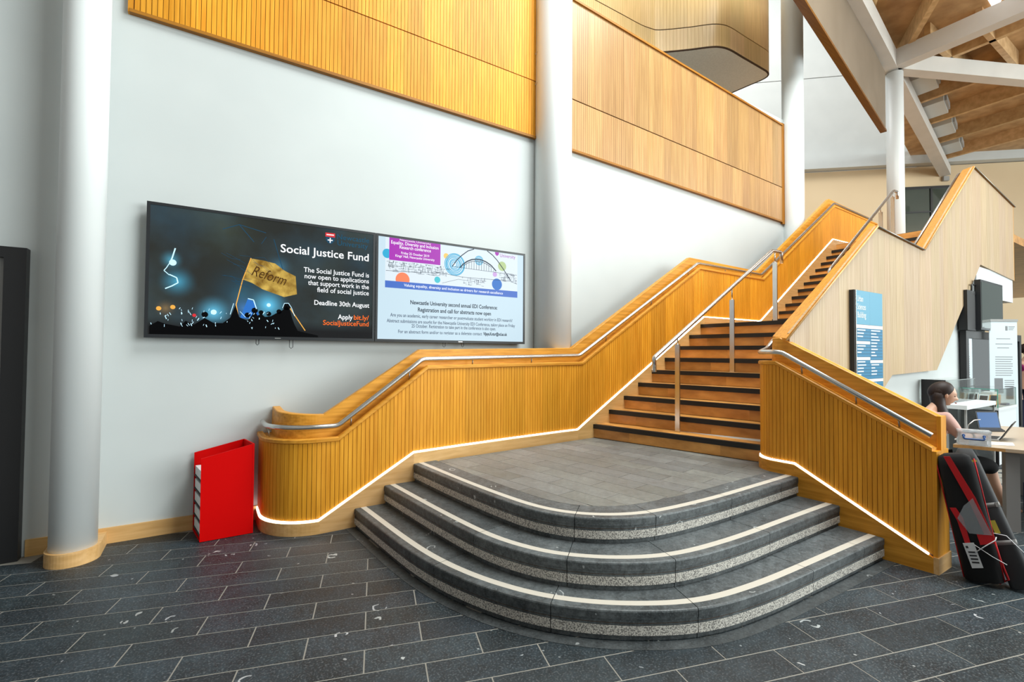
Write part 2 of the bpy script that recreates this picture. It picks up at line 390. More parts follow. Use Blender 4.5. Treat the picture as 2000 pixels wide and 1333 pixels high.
for x0, x1, par in ((-.56, 3.6, clad), (3.95, 9.43, cladR)):
    xs = frange(x0, x1, 1.0)
    for a, b in zip(xs, xs[1:]):
        strip(a, b, lambda x: LO(x)-.002, lambda x: TO(x), 4.968, 4.985, 'backing', 'joint_dark', par)
    strip(x0-.03 if x0 < 0 else x0, x1, lambda x: LO(x)-.035, lambda x: LO(x)-.006, 4.935, 4.985, 'bottom_trim', 'oak_long', par, (.5, .45, .4))
    strip(x0, x1, lambda x: TO(x)-.0, lambda x: TO(x)+.03, 4.93, 5.25, 'coping', 'oak_long', par, (.55, .5, .45))
PIT = .0385
x = -.56; nb = 0; tn = tone()
MB().box(-.60, -.565, 4.94, 4.985, 4.33, 6.6).build('end_board', 'oak_slat', clad, (.75, .72, .7))
while x < 3.52:
    if nb <= 0: nb = R.randint(4, 9); tn = tone(.78, 1.15)
    nb -= 1
    strip(x+.0015, x+PIT-.0025, LO, lambda q: SE(q)-.006, 4.955, 4.968, 'slat', 'oak_slat', clad, tn)
    x += PIT
x = -.56; nb = 0
while x < 3.52:
    if nb <= 0: nb = R.randint(4, 9); tn = tone(.78, 1.15)
    nb -= 1
    strip(x+.0015, x+PIT-.0025, lambda q: SE(q)+.006, lambda q: TO(q)-.004, 4.955, 4.968, 'slat', 'oak_slat', clad, tn)
    x += PIT
x = 3.98
while x < 9.42:
    wd = PIT*R.choice((3, 4, 5, 6, 8)); x1 = min(x+wd, 9.43)
    strip(x+.001, x1-.001, LO, lambda q: SE(q)-.008, 4.953, 4.968, 'panel', 'oak_panel_wall', cladR, tone(.84, 1.14)); x = x1
x = 3.98
while x < 9.42:
    wd = PIT*R.choice((3, 4, 5, 6, 8)); x1 = min(x+wd, 9.43)
    strip(x+.001, x1-.001, lambda q: SE(q)+.008, lambda q: TO(q)-.004, 4.953, 4.968, 'panel', 'oak_panel_wall', cladR, tone(.78, 1.12)); x = x1
MB().box(9.43, 9.52, 4.95, 5.25, 4.1, 6.1).build('end_return', 'oak_slat', cladR, (.45, .4, .36))
for z in (5.40, 5.0): MB().box(3.50, 3.53, 4.90, 4.96, z, z+.015).build('clip', 'steel_paint', clad)
# ---- rounded upper balcony bay
bay = thing('balcony_bay', 'pale oak clad balcony bay with rounded corners and grey soffit', 'balcony', (0, 0, 0))
bp_ = crom([(4.0, 6.5), (5.5, 6.5), (6.6, 6.5), (7.15, 6.5), (7.40, 6.47), (7.60, 6.40), (8.0, 6.05), (8.30, 5.75), (8.48, 5.63), (8.72, 5.575), (9.2, 5.575), (9.8, 5.575), (10.10, 5.585), (10.24, 5.65), (10.29, 5.80), (10.26, 6.1), (10.22, 6.5)], 6)
def ribbon(pts, z0, z1, thick, name, mat, par, color=None):
    loops = []
    for i, p in enumerate(pts):
        d = (pts[min(i+1, len(pts)-1)]-pts[max(i-1, 0)]).normalized(); nrm = Vector((-d.y, d.x, 0))*thick
        loops.append([(p.x, p.y, z0), (p.x, p.y, z1), (p.x+nrm.x, p.y+nrm.y, z1), (p.x+nrm.x, p.y+nrm.y, z0)])
    return MB().loft(loops).build(name, mat, par, color)
cut = list(range(0, len(bp_), 6))
for a, b in zip(cut, cut[1:]):
    ribbon(bp_[a:b+1], 7.66, 8.09, .03, 'lower_panel', 'oak_panel_bay', bay, tone(.93, 1.06))
    ribbon(bp_[a:b+1], 8.11, 10.2, .03, 'upper_panel', 'oak_panel_bay', bay, tone(.93, 1.06))
ribbon([p+Vector((0, .012, 0)) for p in bp_], 8.085, 8.115, .02, 'shadow_joint', 'joint_dark', bay)
ribbon(bp_, 7.64, 7.66, .03, 'bottom_edge', 'joint_dark', bay)
so = [p for p in bp_ if p.x > 7.0]
MB().quadbox([(p.x, p.y+.03, 7.645) for p in so]+[(10.2, 9, 7.645), (7.0, 9, 7.645)], [(p.x, p.y+.03, 7.70) for p in so]+[(10.2, 9, 7.70), (7.0, 9, 7.70)]).build('soffit', 'soffit_paint', bay)
# ---- far walls beyond the stair
W1, W2 = (rw*9.2+fw*20.6), (rw*22.0+fw*18.4); wd_ = (W2-W1).normalized(); wn = Vector((-wd_.y, wd_.x, 0))
if wn.dot(fw) < 0: wn = -wn
def farbox(a, b, off, th, z0, z1, name, mat, par=None):
    p = W1+wd_*a+wn*off; q = W1+wd_*b+wn*off; r_ = q+wn*th; s_ = p+wn*th
    return MB().quadbox([(v.x, v.y, z0) for v in (p, q, r_, s_)], [(v.x, v.y, z1) for v in (p, q, r_, s_)]).build(name, mat, par)
struct(farbox(-4, 15, 0, .4, 0, 9.25, 'wall_far', 'plaster_warm'), 'warm beige wall beyond the top of the stair', 'wall')
up_ = thing('wall_upper', 'high white wall panels beyond the roof columns', 'wall', (0, 0, 0)); up_['kind'] = 'structure'
for a, b in ((-8, 2.4), (2.42, 15)):
    for z0, z1 in ((9.28, 13.1), (13.13, 17.5)):
        farbox(a, b, -.35, .4, z0, z1, 'wall_panel', 'plaster', up_)
# window in the far wall
win = thing('window_1', 'dark glazed office window on the upper landing', 'window', (0, 0, 0)); win['kind'] = 'structure'
# px 1770..1885 at ~19.3 forward -> along-wall 6.7..9.2
farbox(6.55, 9.35, -.03, .05, 3.9, 8.32, 'glass', 'window_dark', win)
for a in (6.5, 7.9, 9.3): farbox(a, a+.07, -.07, .08, 3.75, 8.36, 'mullion', 'black_metal', win)
farbox(6.5, 9.37, -.07, .08, 8.32, 8.42, 'frame_head', 'black_metal', win)
farbox(6.5, 9.37, -.07, .08, 7.35, 7.40, 'transom', 'black_metal', win)
o = farbox(8.35, 8.55, -.12, .1, 8.60, 8.78, 'security_camera', 'concrete_grey'); tag(o, 'small round camera on the beige wall above the window', 'camera')
# sloping timber lining seen behind the far column
o = MB().quadbox([(10.6, 6.6, 3.7), (12.3, 6.6, 3.7), (12.3, 6.7, 3.7), (10.6, 6.7, 3.7)], [(10.6, 6.6, 6.7), (12.3, 6.6, 4.9), (12.3, 6.7, 4.9), (10.6, 6.7, 6.7)]).build('timber_lining', 'oak_panel_bay')
tag(o, 'small triangle of pale timber lining behind the far column', 'panel')
# ---- roof structure over the far column
A0 = Vector((rw*9.61+fw*12.0)); D1 = (rw*.743+fw*.669)
rf = thing('roof_beams', 'white steel roof beams radiating from the slender column head', 'beam', (0, 0, 0)); rf['kind'] = 'structure'
def P3(v, z): return Vector((v.x, v.y, z))
MB().beam(P3(A0-D1*9, 8.62), P3(A0+D1*.1, 8.80), .34, .42).build('beam', 'steel_paint', rf)
MB().beam(P3(A0, 8.80), P3(A0+D1*10.6, 8.80), .34, .34).build('beam', 'steel_paint', rf)
D2 = (rw*.515-fw*.857); D3 = (rw*3.8+fw*.49).normalized()
MB().beam(P3(A0-D2*.1, 8.80), P3(A0+D2*7, 8.80), .30, .42).build('beam', 'steel_paint', rf)
MB().beam(P3(A0-D3*.1, 8.80), P3(A0+D3*9, 8.80), .30, .40).build('beam', 'steel_paint', rf)
fs = thing('bulkhead', 'grey white bulkhead with brown lower edge under the roof beam', 'bulkhead', (0, 0, 0)); fs['kind'] = 'structure'
off = fw*.12
MB().beam(P3(A0-D1*7.2+off, 7.40), P3(A0-D1*.4+off, 7.18), .1, 1.5).build('face', 'bulkhead_shade_tone', fs)
MB().beam(P3(A0-D1*7.2+off-fw*.01, 7.36), P3(A0-D1*.4+off-fw*.01, 7.14), .13, .05).build('lower_edge', 'oak_long', fs, (.25, .22, .2))
deck = struct(MB().quadbox([(p.x, p.y, 9.62) for p in (A0-D1*6-D2*.6, A0+D1*11.5-D2*1, A0+D1*11.5+rw*14, A0+D2*8+rw*12-D1*6, A0-D1*6+D2*6)], [(p.x, p.y, 9.8) for p in (A0-D1*6-D2*.6, A0+D1*11.5-D2*1, A0+D1*11.5+rw*14, A0+D2*8+rw*12-D1*6, A0-D1*6+D2*6)]).build('ceiling', 'roof_ply'), 'plywood roof deck over the timber rafters', 'ceiling')
rafts = []
hd = math.radians(150)
DR = rw*math.sin(hd)+fw*math.cos(hd)
for t in (1.5, 3.6, 5.56, 7.66, 9.7): rafts.append((A0+D1*t-DR*.05, A0+D1*t+DR*9))
for a, b in (((9.2, 10.3), (9.97, 11.96)), ((11.13, 11.08), (13.5, 12.57)), ((10.4, 11.6), (12.1, 12.6)), ((7.2, 9.0), (8.2, 10.9))):
    rafts.append((rw*a[0]+fw*a[1], rw*b[0]+fw*b[1]))
for i, (a, b) in enumerate(rafts):
    d = (b-a).normalized(); e = .4 if i > 4 else 0
    o = MB().beam(P3(a-d*e, 9.2), P3(b+d*e, 9.2), .12, .42).build('rafter', 'rafter_wood', deck, tone(.9, 1.1))
for t in (2.5, 4.6, 6.6, 8.7):
    c = A0+D1*t+DR*.35
    MB().obox(c, D1, DR, .55, .30, 9.22, 9.50).build('clerestory_box', 'plaster', deck)
    c = A0+D1*t+DR*.68
    MB().obox(c, D1, DR, .40, .03, 9.26, 9.46).build('clerestory_pane', 'concrete_grey', deck)
o = MB().quadbox([(p.x, p.y, 9.56) for p in (rw*9.3+fw*9.6, rw*11.2+fw*10.9, rw*10.6+fw*9.9, rw*9.2+fw*8.8)], [(p.x, p.y, 9.6) for p in (rw*9.3+fw*9.6, rw*11.2+fw*10.9, rw*10.6+fw*9.9, rw*9.2+fw*8.8)]).build('window_2', 'skylight')
struct(o, 'bright skylight between the rafters', 'skylight')
# upper landing slab
struct(MB().box(10.46, 24, 2.30, 9, 3.58, 3.722).build('floor_upper', 'oak_stair'), 'upper landing floor at the head of the stair', 'floor')
# ================================================================== STONE STEPS
steps = thing('stone_steps', 'three curved dark stone steps with pale granite bands', 'steps', (0, 0, 0))
def normals(P):
    out = []
    for i in range(len(P)):
        d = (P[min(i+1, len(P)-1)]-P[max(i-1, 0)]).normalized(); out.append(Vector((-d.y, d.x, 0)))   # inward
    return out
def nearest(P, q): return min(range(len(P)), key=lambda i: (P[i].x-q[0])**2+(P[i].y-q[1])**2)
for si, (P, joints, depth) in enumerate(((S1, [(1.27, 2.90), (1.608, 2.129), (2.299, 1.643), (3.293, 1.552), (4.02, 1.54)], .36),
                                         (S2, [(1.52, 2.86), (1.795, 2.224), (2.38, 1.862), (3.25, 1.815), (4.0, 1.827)], .36),
                                         (S3, [(2.02, 2.379), (2.494, 2.125), (3.25, 2.10), (4.02, 2.13)], .24))):
    N = normals(P); Zt = RS*(si+1); idx = [0]+[nearest(P, q) for q in joints]+[len(P)-1]
    for a, b in zip(idx, idx[1:]):
        if b <= a: continue
        def sweep(sec, name, mat, par, color=None, eps=.0022):
            loops = []
            for i in range(a, b+1):
                base = P[i].copy()
                if i == a and a > 0: base += (P[i+1]-P[i]).normalized()*eps
                if i == b and b < len(P)-1: base -= (P[i]-P[i-1]).normalized()*eps
                loops.append([(base.x+N[i].x*d, base.y+N[i].y*d, z) for d, z in sec])
            return MB().loft(loops).build(name, mat, par, color)
        blk = sweep([(depth, Zt), (.010, Zt), (.003, Zt-.003), (0, Zt-.010), (0, Zt-.047), (.004, Zt-.049), (.004, Zt-.134), (.014, Zt-.136), (.014, Zt-RS), (depth, Zt-RS)], 'stone_block', 'slate_step', steps, (lambda t: (t, t, t))(R.uniform(.85, 1.2)))
        sweep([(.001, Zt-.082), (.001, Zt-.133), (.02, Zt-.133), (.02, Zt-.082)], 'riser_band', 'granite', blk)
        sweep([(.055, Zt+.0008), (.055, Zt-.004), (.104, Zt-.004), (.104, Zt+.0008)], 'tread_strip', 'granite_strip', blk)
        sweep([(.003, Zt-.066), (.003, Zt-.068), (.02, Zt-.068), (.02, Zt-.066)], 'riser_joint', 'joint_dark', blk)
# thin stone edging on the floor round the bottom step
N = normals(S1)
MB().loft([[(p.x-n_.x*.0, p.y-n_.y*.0, .0022), (p.x-n_.x*.075, p.y-n_.y*.075, .0022), (p.x-n_.x*.075, p.y-n_.y*.075, -.01), (p.x, p.y, -.01)] for p, n_ in zip(S1, N)]).build('floor_edging', 'slate_step', steps, (.62, .62, .62))
# landing bed and paving
N = normals(S3)
field = [(p.x+n_.x*.243, p.y+n_.y*.243) for p, n_ in zip(S3, N)][::2]
field = [f for f in field if f[1] < 4.31 and f[0] < 4.27]+[(4.285, 2.38), (4.56, 2.63), (4.09, 4.48)]
field.append((1.93, 4.31))
cr_ = lambda a, b, c: (b[0]-a[0])*(c[1]-a[1])-(b[1]-a[1])*(c[0]-a[0])
for _ in range(8): field = [f for k, f in enumerate(field) if cr_(field[k-1], f, field[(k+1) % len(field)]) > 0]
MB().quadbox([(*p, .05) for p in field], [(*p, LAND-.004) for p in field]).build('landing_bed', 'grout', steps, fix=True)
L1 = Vector((math.cos(math.radians(-80)), math.sin(math.radians(-80)))); L2 = Vector((-L1.y, L1.x))
for i in range(-6, 32):
    for j in range(-14, 6):
        c = Vector((1.944, 4.329))+L2*((i+.5)*.192)+L1*(-.1+(j+.5)*.56+(.28 if i % 2 else 0)+2.2)
        q = [c+L1*a*.278+L2*b*.0945 for a, b in ((-1, -1), (1, -1), (1, 1), (-1, 1))]
        pl = clip([(p.x, p.y) for p in q], field)
        if len(pl) < 3: continue
        ar = abs(sum(pl[k-1][0]*pl[k][1]-pl[k][0]*pl[k-1][1] for k in range(len(pl))))/2
        if ar < .0008: continue
        t = R.uniform(.86, 1.14)
        MB().quadbox([(*p, LAND-.02) for p in pl], [(*p, LAND) for p in pl]).build('paving_tile', 'slate_landing', steps, (t, t, t*R.uniform(.97, 1.04)))

# ================================================================== TIMBER STAIR
stair = thing('timber_staircase', 'straight oak staircase with black nosings rising along the wall', 'staircase', (0, 0, 0))
SH = [.50, .48, .45, .40, .35, .30, .20, .10, .0]
F1 = [(4.083+.2655*k, 4.49, .655+.1662*k, 4.083+.2655*k+SH[k], 2.56) for k in range(9)]
F2 = [(8.142+.2115*k, 4.47, 2.145+.1437*k, 8.142+.2115*k, 2.52) for k in range(12)]
def flight(F, zstart, last, npl):
    zprev = zstart
    for k, (xl, yl_, z, xr, yr) in enumerate(F):
        nx = F[k+1] if k+1 < len(F) else (last, yl_, z, last, yr)
        def q(dx, dz, nxt=False, dn=0):   # left,right points on nose line pushed back by dx
            return (xl+dx, yl_, dz), (xr+dx, yr, dz)
        def slab(d0, d1, z0, z1, name, mat, par, color=None):
            a, b = q(d0, z0); c, d = q(d1, z0); e, f = q(d0, z1); g, h = q(d1, z1)
            return MB().quadbox([a, c, d, b], [e, g, h, f]).build(name, mat, par, color)
        # riser planks
        ts = [0]+sorted(R.uniform(.15, .85) for _ in range(npl-1))+[1]
        for t0, t1 in zip(ts, ts[1:]):
            lp = lambda t, dx, zz: (xl+(xr-xl)*t+dx, yl_+(yr-yl_)*t, zz)
            MB().quadbox([lp(t0, .012, zprev+.004), lp(t0, .03, zprev+.004), lp(t1, .03, zprev+.004), lp(t1, .012, zprev+.004)],
                         [lp(t0, .012, z-.03), lp(t0, .03, z-.03), lp(t1, .03, z-.03), lp(t1, .012, z-.03)]).build('riser_plank', 'oak_stair', stair, tone(.72, 1.25))
        # tread board
        tb = [(xl+.05, yl_, z-.03), (nx[0]+.03, nx[1], z-.03), (nx[3]+.03, nx[4], z-.03), (xr+.05, yr, z-.03)]
        tr = MB().quadbox(tb, [(p[0], p[1], z) for p in tb]).build('tread', 'oak_stair', stair, tone(.9, 1.2))
        slab(0, .052, z-.052, z+.001, 'nosing', 'black_nosing', tr)
        zprev = z
flight(F1, LAND, 8.16, 3)
flight(F2, F1[-1][2], 10.5, 1)
# stringer mass below the flights
MB().quadbox([(4.3, 2.56, .1), (6.4, 2.56, .1), (6.4, 4.48, .1), (4.3, 4.48, .1)], [(4.7, 2.56, .6), (6.4, 2.56, 1.75), (6.4, 4.48, 1.75), (4.3, 4.48, .6)]).build('carriage', 'plaster', stair)
MB().box(6.3, 8.25, 2.56, 4.47, 1.72, 1.94).build('carriage', 'plaster', stair)
MB().quadbox([(8.2, 2.52, 1.75), (10.5, 2.52, 3.3), (10.5, 4.46, 3.3), (8.2, 4.46, 1.75)], [(8.25, 2.52, 2.0), (10.5, 2.52, 3.55), (10.5, 4.46, 3.55), (8.25, 4.46, 2.0)]).build('carriage', 'plaster', stair)

# ================================================================== LEFT BALUSTRADE
def yl(x): return interp(x, [.82, 1.66, 2.2, 2.86, 3.6, 4.1, 10.5], [4.313, 4.326, 4.39, 4.45, 4.495, 4.50, 4.46])
ACX, ACY, AR = .83, 4.73, .417
def PLf(u):
    if u >= .83: return (u, yl(u), 0.0, -1.0)
    a = (.83-u)/AR
    if a < math.pi/2:
        t = 1.5*math.pi-a; return (ACX+AR*math.cos(t), ACY+AR*math.sin(t), math.cos(t), math.sin(t))
    return (ACX-AR, ACY+(a-math.pi/2)*AR, -1.0, 0.0)
U0 = .83-AR*math.pi/2-.24
ZLED = lambda u: interp(u, [.82, 1.668, 3.839, 6.305, 7.811, 10.343, 12.6], [.117, .600, .614, 2.109, 2.105, 3.825, 3.86])
ZSL = lambda u: interp(u, [.975, 1.806, 3.915, 6.217, 7.918, 10.433, 12.6], [.768, 1.378, 1.400, 2.811, 2.796, 4.471, 4.40])
ZCAP = lambda u: interp(u, [U0, .875, 1.767, 3.845, 6.131, 7.948, 10.467, 12.6], [1.03, .993, 1.572, 1.609, 3.005, 2.971, 4.672, 4.58])
ZRL = lambda u: interp(u, [.975, 1.762, 3.89, 6.204, 7.902, 10.483, 12.4], [.897, 1.477, 1.514, 2.907, 2.890, 4.563, 4.49])
ZBOT = lambda u: 0.0 if u < 1.05 else max(0.0, ZLED(u)-.62)
def stations(extra, u1=12.4): return sorted(set([round(x, 4) for x in frange(U0, .83, .035)]+[.83, 1.05, 1.06, 1.66, 2.2, 2.86, 3.6, 4.1]+extra+[u1]))
def L3(u, d, z): x, y, nx, ny = PLf(u); return (x-nx*d, y-ny*d, z)
def sweepL(sec, name, mat, par, extra, u0=None, u1=12.4, color=None):
    st = [u for u in stations(extra, u1) if (u0 is None or u >= u0) and u <= u1]
    if u0 is not None: st = sorted(set([u0]+st))
    return MB().loft([[L3(u, d, z) for d, z in sec(u)] for u in st]).build(name, mat, par, color)
bl = thing('balustrade', 'long oak slatted balustrade with rounded end running up beside the white wall', 'balustrade', (0, 0, 0), 'oak stair balustrades')
KL = [.82, 1.668, 3.839, 6.305, 7.811, 10.343]; KS = [.975, 1.806, 3.915, 6.217, 7.918, 10.433]; KC = [.875, 1.767, 3.845, 6.131, 7.948, 10.467]
sweepL(lambda u: [(.013, ZBOT(u)), (.013, ZSL(u)), (.17, ZSL(u)), (.17, ZBOT(u))], 'core', 'joint_dark', bl, KL+KS)
cuts = [U0, .45, .83, 1.668, 3.839, 6.305, 7.811, 10.343, 12.4]
for a, b in zip(cuts, cuts[1:]):
    sweepL(lambda u: [(-.014, ZBOT(u)), (-.014, ZLED(u)-.013), (.013, ZLED(u)-.013), (.013, ZBOT(u))], 'plinth', 'oak_plain', bl, KL, a, b, tone(.93, 1.05))
sweepL(lambda u: [(-.008, ZLED(u)-.010), (-.008, ZLED(u)+.001), (.012, ZLED(u)+.001), (.012, ZLED(u)-.010)], 'led_strip', 'led', bl, KL)
sweepL(lambda u: [(-.004, ZSL(u)-.001), (-.014, ZSL(u)+.006), (-.014, ZSL(u)+.030), (-.004, ZSL(u)+.038), (.03, ZSL(u)+.038), (.045, ZSL(u)+.022), (.15, ZSL(u)+.022), (.15, ZSL(u)-.001)], 'ledge', 'oak_long', bl, KS)
sweepL(lambda u: [(.105, ZSL(u)+.02), (.11, ZCAP(u)-.006), (.116, ZCAP(u)), (.172, ZCAP(u)), (.178, ZCAP(u)-.006), (.178, ZSL(u)+.02)], 'cap_board', 'oak_long', bl, KS+KC)
u = U0+.01; nb = 0; PITL = .0372; ns = 0
while u < 12.3 and ns < 299:
    if nb <= 0: nb = R.randint(3, 8); tn = tone(.86, 1.12)
    nb -= 1; ns += 1
    a, b = u+.0012, u+PITL-.0026
    if u > 10.6: b = u+.24
    MB().quadbox([L3(a, 0, ZLED(a)+.009), L3(b, 0, ZLED(b)+.009), L3(b, .013, ZLED(b)+.009), L3(a, .013, ZLED(a)+.009)],
                 [L3(a, 0, ZSL(a)), L3(b, 0, ZSL(b)), L3(b, .013, ZSL(b)), L3(a, .013, ZSL(a))]).build('slat', 'oak_slat', bl, tn)
    u = b+.0026 if u > 10.6 else u+PITL
def bend(pts, r=.05, n=4):
    pts = [Vector(p) for p in pts]; out = [pts[0]]
    for i in range(1, len(pts)-1):
        a = (pts[i-1]-pts[i]); b = (pts[i+1]-pts[i]); k = min(r, a.length*.4, b.length*.4); p0 = pts[i]+a.normalized()*k; p1 = pts[i]+b.normalized()*k
        for t in range(n+1): s = t/n; out.append(p0*(1-s)**2+pts[i]*2*s*(1-s)+p1*s*s)
    return out+[pts[-1]]
st = sorted(set(frange(U0+.02, .83, .06)+[1.66, 2.86, 3.6]+[.975, 1.762, 3.89, 6.204, 7.902, 10.483, 12.2]))
rail = MB().tube(bend([L3(u, .030, ZRL(u)) for u in st], .04), .0225, 12).build('handrail', 'stainless', bl)
for u in (.28, 1.09, 1.63, 2.35, 3.15, 4.35, 5.2, 6.0, 6.9, 7.6, 8.4, 9.2, 9.95, 10.35):
    MB().tube([L3(u, .045, ZSL(u)+.02), L3(u, .032, ZRL(u)-.015)], .0065, 8).build('rail_bracket', 'bracket_metal', rail)

# ================================================================== NEAR BALUSTRADE BY THE STEPS
bn = thing('balustrade', 'short oak slatted balustrade sloping down the near side of the stone steps', 'balustrade', (0, 0, 0), 'oak stair balustrades')
QX, QY, QR = 4.53, 2.35, .22
VA = QR*math.pi/2; VE = VA+1.095
def PRf(v):
    if v < 0: return (QX-v, QY+QR, 0.0, 1.0)
    if v < VA:
        t = math.pi/2+v/QR; return (QX+QR*math.cos(t), QY+QR*math.sin(t), math.cos(t), math.sin(t))
    s = v-VA; return (QX-QR+.06*s/1.095, QY-s, -1.0, 0.0)
def R3(v, d, z): x, y, nx, ny = PRf(v); return (x-nx*d, y-ny*d, z)
VL = VA+.17
RLED = lambda v: interp(v, [VL, VE-.01], [.603, .120])
RSL = lambda v: interp(v, [VA+.02, VE], [1.452, .858])
RCAP = lambda v: interp(v, [VA+.0, VE], [1.700, 1.105])
RRL = lambda v: interp(v, [VA+.05, VE], [1.568, .962])
RBOT = lambda v: 0.0 if v > VL+.0 else .3
def sweepR(sec, name, mat, par, color=None, v0=-.25, v1=VE, extra=()):
    st = sorted(set([v0, v1]+[x for x in frange(-.25, VA, .03) if v0 < x < v1]+[x for x in (VL, VL+.001, VA, VA+.02, VA+.05)+tuple(extra) if v0 < x < v1]))
    return MB().loft([[R3(v, d, z) for d, z in sec(v)] for v in st]).build(name, mat, par, color)
sweepR(lambda v: [(.013, RBOT(v)), (.013, RSL(v)), (.10 if v < VL else .235, RSL(v)), (.10 if v < VL else .235, RBOT(v))], 'core', 'joint_dark', bn)
for a, b in ((-.25, VL), (VL, VE)):
    sweepR(lambda v: [(-.012, RBOT(v)), (-.012, RLED(v)-.013), (.013, RLED(v)-.013), (.013, RBOT(v))], 'plinth', 'oak_cross', bn, tone(.9, 1.0), a, b)
sweepR(lambda v: [(-.008, RLED(v)-.010), (-.008, RLED(v)+.001), (.012, RLED(v)+.001), (.012, RLED(v)-.010)], 'led_strip', 'led', bn, None, -.25, VE-.03)
sweepR(lambda v: [(-.004, RSL(v)-.001), (-.014, RSL(v)+.006), (-.014, RSL(v)+.028), (-.004, RSL(v)+.036), (.03, RSL(v)+.036), (.045, RSL(v)+.02), (.12, RSL(v)+.02), (.12, RSL(v)-.001)], 'ledge', 'oak_cross', bn)
sweepR(lambda v: [(.10, RSL(v)+.01), (.105, RCAP(v)-.006), (.112, RCAP(v)), (.172, RCAP(v)), (.178, RCAP(v)-.006), (.178, RSL(v)+.01)], 'cap_board', 'oak_cross', bn, None, .04)
v = -.22; nb = 0; PITR = .0325
while v+PITR < VE+.004:
    if nb <= 0: nb = R.randint(3, 7); tn = tone(.86, 1.1)
    nb -= 1
    a, b = v+.0012, v+PITR-.0026
    MB().quadbox([R3(a, 0, RLED(a)+.009), R3(b, 0, RLED(b)+.009), R3(b, .013, RLED(b)+.009), R3(a, .013, RLED(a)+.009)],
                 [R3(a, 0, RSL(a)), R3(b, 0, RSL(b)), R3(b, .013, RSL(b)), R3(a, .013, RSL(a))]).build('slat', 'oak_slat', bn, tn)
    v += PITR
ex, ey, _, _ = PRf(VE)
MB().box(ex-.002, ex+.24, ey-.022, ey+.004, .0, RSL(VE)+.004).build('end_board', 'oak_slat', bn, (.92, .92, .92))
MB().box(ex-.012, ex+.245, ey-.030, ey-.0, .0, .115).build('end_plinth', 'oak_plain', bn)
MB().box(ex+.095, ex+.20, ey-.022, ey+.003, RSL(VE)+.004, RCAP(VE)).build('end_post', 'oak_slat', bn, (1.05, 1.05, 1.05))
# outer skin of the sloping part
st = [VL, VE]
MB().loft([[R3(v, .236, 0), R3(v, .236, RSL(v)), R3(v, .25, RSL(v)), R3(v, .25, 0)] for v in st]).build('outer_skin', 'oak_panel_daylit', bn)
MB().loft([[R3(v, .17, RSL(v)), R3(v, .17, RCAP(v)), R3(v, .185, RCAP(v)), R3(v, .25, RSL(v))] for v in (VA-.1, VA, VE)]).build('outer_skin', 'oak_plain', bn)
hp = [(6.9, 2.585, 3.06), (4.80, 2.585, 1.725), (4.62, 2.58, 1.60)]+[R3(v, .0+.03-.03, RRL(v)) for v in (.10, .2, VA)]+[R3(v, .02, RRL(v)) for v in (VA+.06, VE-.01)]
railn = MB().tube(bend(hp, .05), .0225, 12).build('handrail', 'stainless', bn)
for v in (VA+.22, VA+.62, VE-.2):
    MB().tube([R3(v, .04, RSL(v)+.015), R3(v, .024, RRL(v)-.015)], .0065, 8).build('rail_bracket', 'bracket_metal', railn)

# ================================================================== OUTER STAIR BALUSTRADE (face tinted as daylit oak)
bo = thing('balustrade', 'tall oak stair parapet tinted as if daylit, with zigzag top carrying the blue directory sign', 'balustrade', (0, 0, 0), 'oak stair balustrades')
OT = lambda x: interp(x, [4.366, 6.31, 7.712, 9.779, 12.04], [1.687, 3.001, 2.907, 4.431, 4.20])
OB = lambda x: interp(x, [4.45, 4.60, 6.706, 8.141, 10.074, 12.0], [.0, .0, 1.314, 1.350, 2.957, 2.87])
IT = [(4.571, 1.716), (6.723, 3.093), (8.16, 3.03), (10.193, 4.53), (12.04, 4.30)]
OTP = [(4.366, 1.687), (6.31, 3.001), (7.712, 2.907), (9.779, 4.431), (12.04, 4.20)]
YO, YI = 2.28, 2.50
kx = [4.45, 4.6, 6.31, 6.706, 7.712, 8.141, 9.779, 10.074, 11.98]
x = 4.45; 
while x < 11.97:
    x1 = min(11.98, x+R.choice((.15, .18, .22, .3)))
    xs = [x+.0008]+[k for k in kx if x+.002 < k < x1-.002]+[x1-.0008]
    lo = [(q, OB(q)) for q in xs]; hi = [(q, OT(q)-.004) for q in reversed(xs)]; pl = lo+hi
    MB().quadbox([(a, YO, z) for a, z in pl], [(a, YO+.02, z) for a, z in pl]).build('panel', 'oak_panel_daylit', bo, tone(.93, 1.06)); x = x1
for (a, b), (c, d) in zip(zip(OTP, OTP[1:]), zip(IT, IT[1:])):
    MB().quadbox([(a[0], YO-.012, a[1]-.02), (b[0], YO-.012, b[1]-.02), (d[0], YI, d[1]-.02), (c[0], YI, c[1]-.02)],
                 [(a[0], YO-.012, a[1]+.004), (b[0], YO-.012, b[1]+.004), (d[0], YI, d[1]+.004), (c[0], YI, c[1]+.004)]).build('capping', 'oak_long', bo, tone(.95, 1.05))
for a, b in zip(OTP, OTP[1:]):
    MB().tube([(a[0], YO-.02, a[1]-.012), (b[0], YO-.02, b[1]-.012)], .008, 6).build('edge_trim', 'bracket_metal' if b[1] < a[1] else 'oak_plain', bo)
ib = lambda x: interp(x, [4.6, 6.7, 8.2, 10.4, 12.04], [.5, 1.85, 1.9, 3.5, 3.6]); ih = lambda x: interp(x, [p[0] for p in IT], [p[1]-.02 for p in IT])
xs = [4.75, 6.7, 6.723, 8.16, 8.2, 10.193, 10.4, 12.04]
pl = [(q, ib(q)) for q in xs]+[(q, ih(q)) for q in reversed(xs)]
MB().quadbox([(a, YI-.02, z) for a, z in pl], [(a, YI, z) for a, z in pl]).build('inner_lining', 'oak_panel_wall', bo)
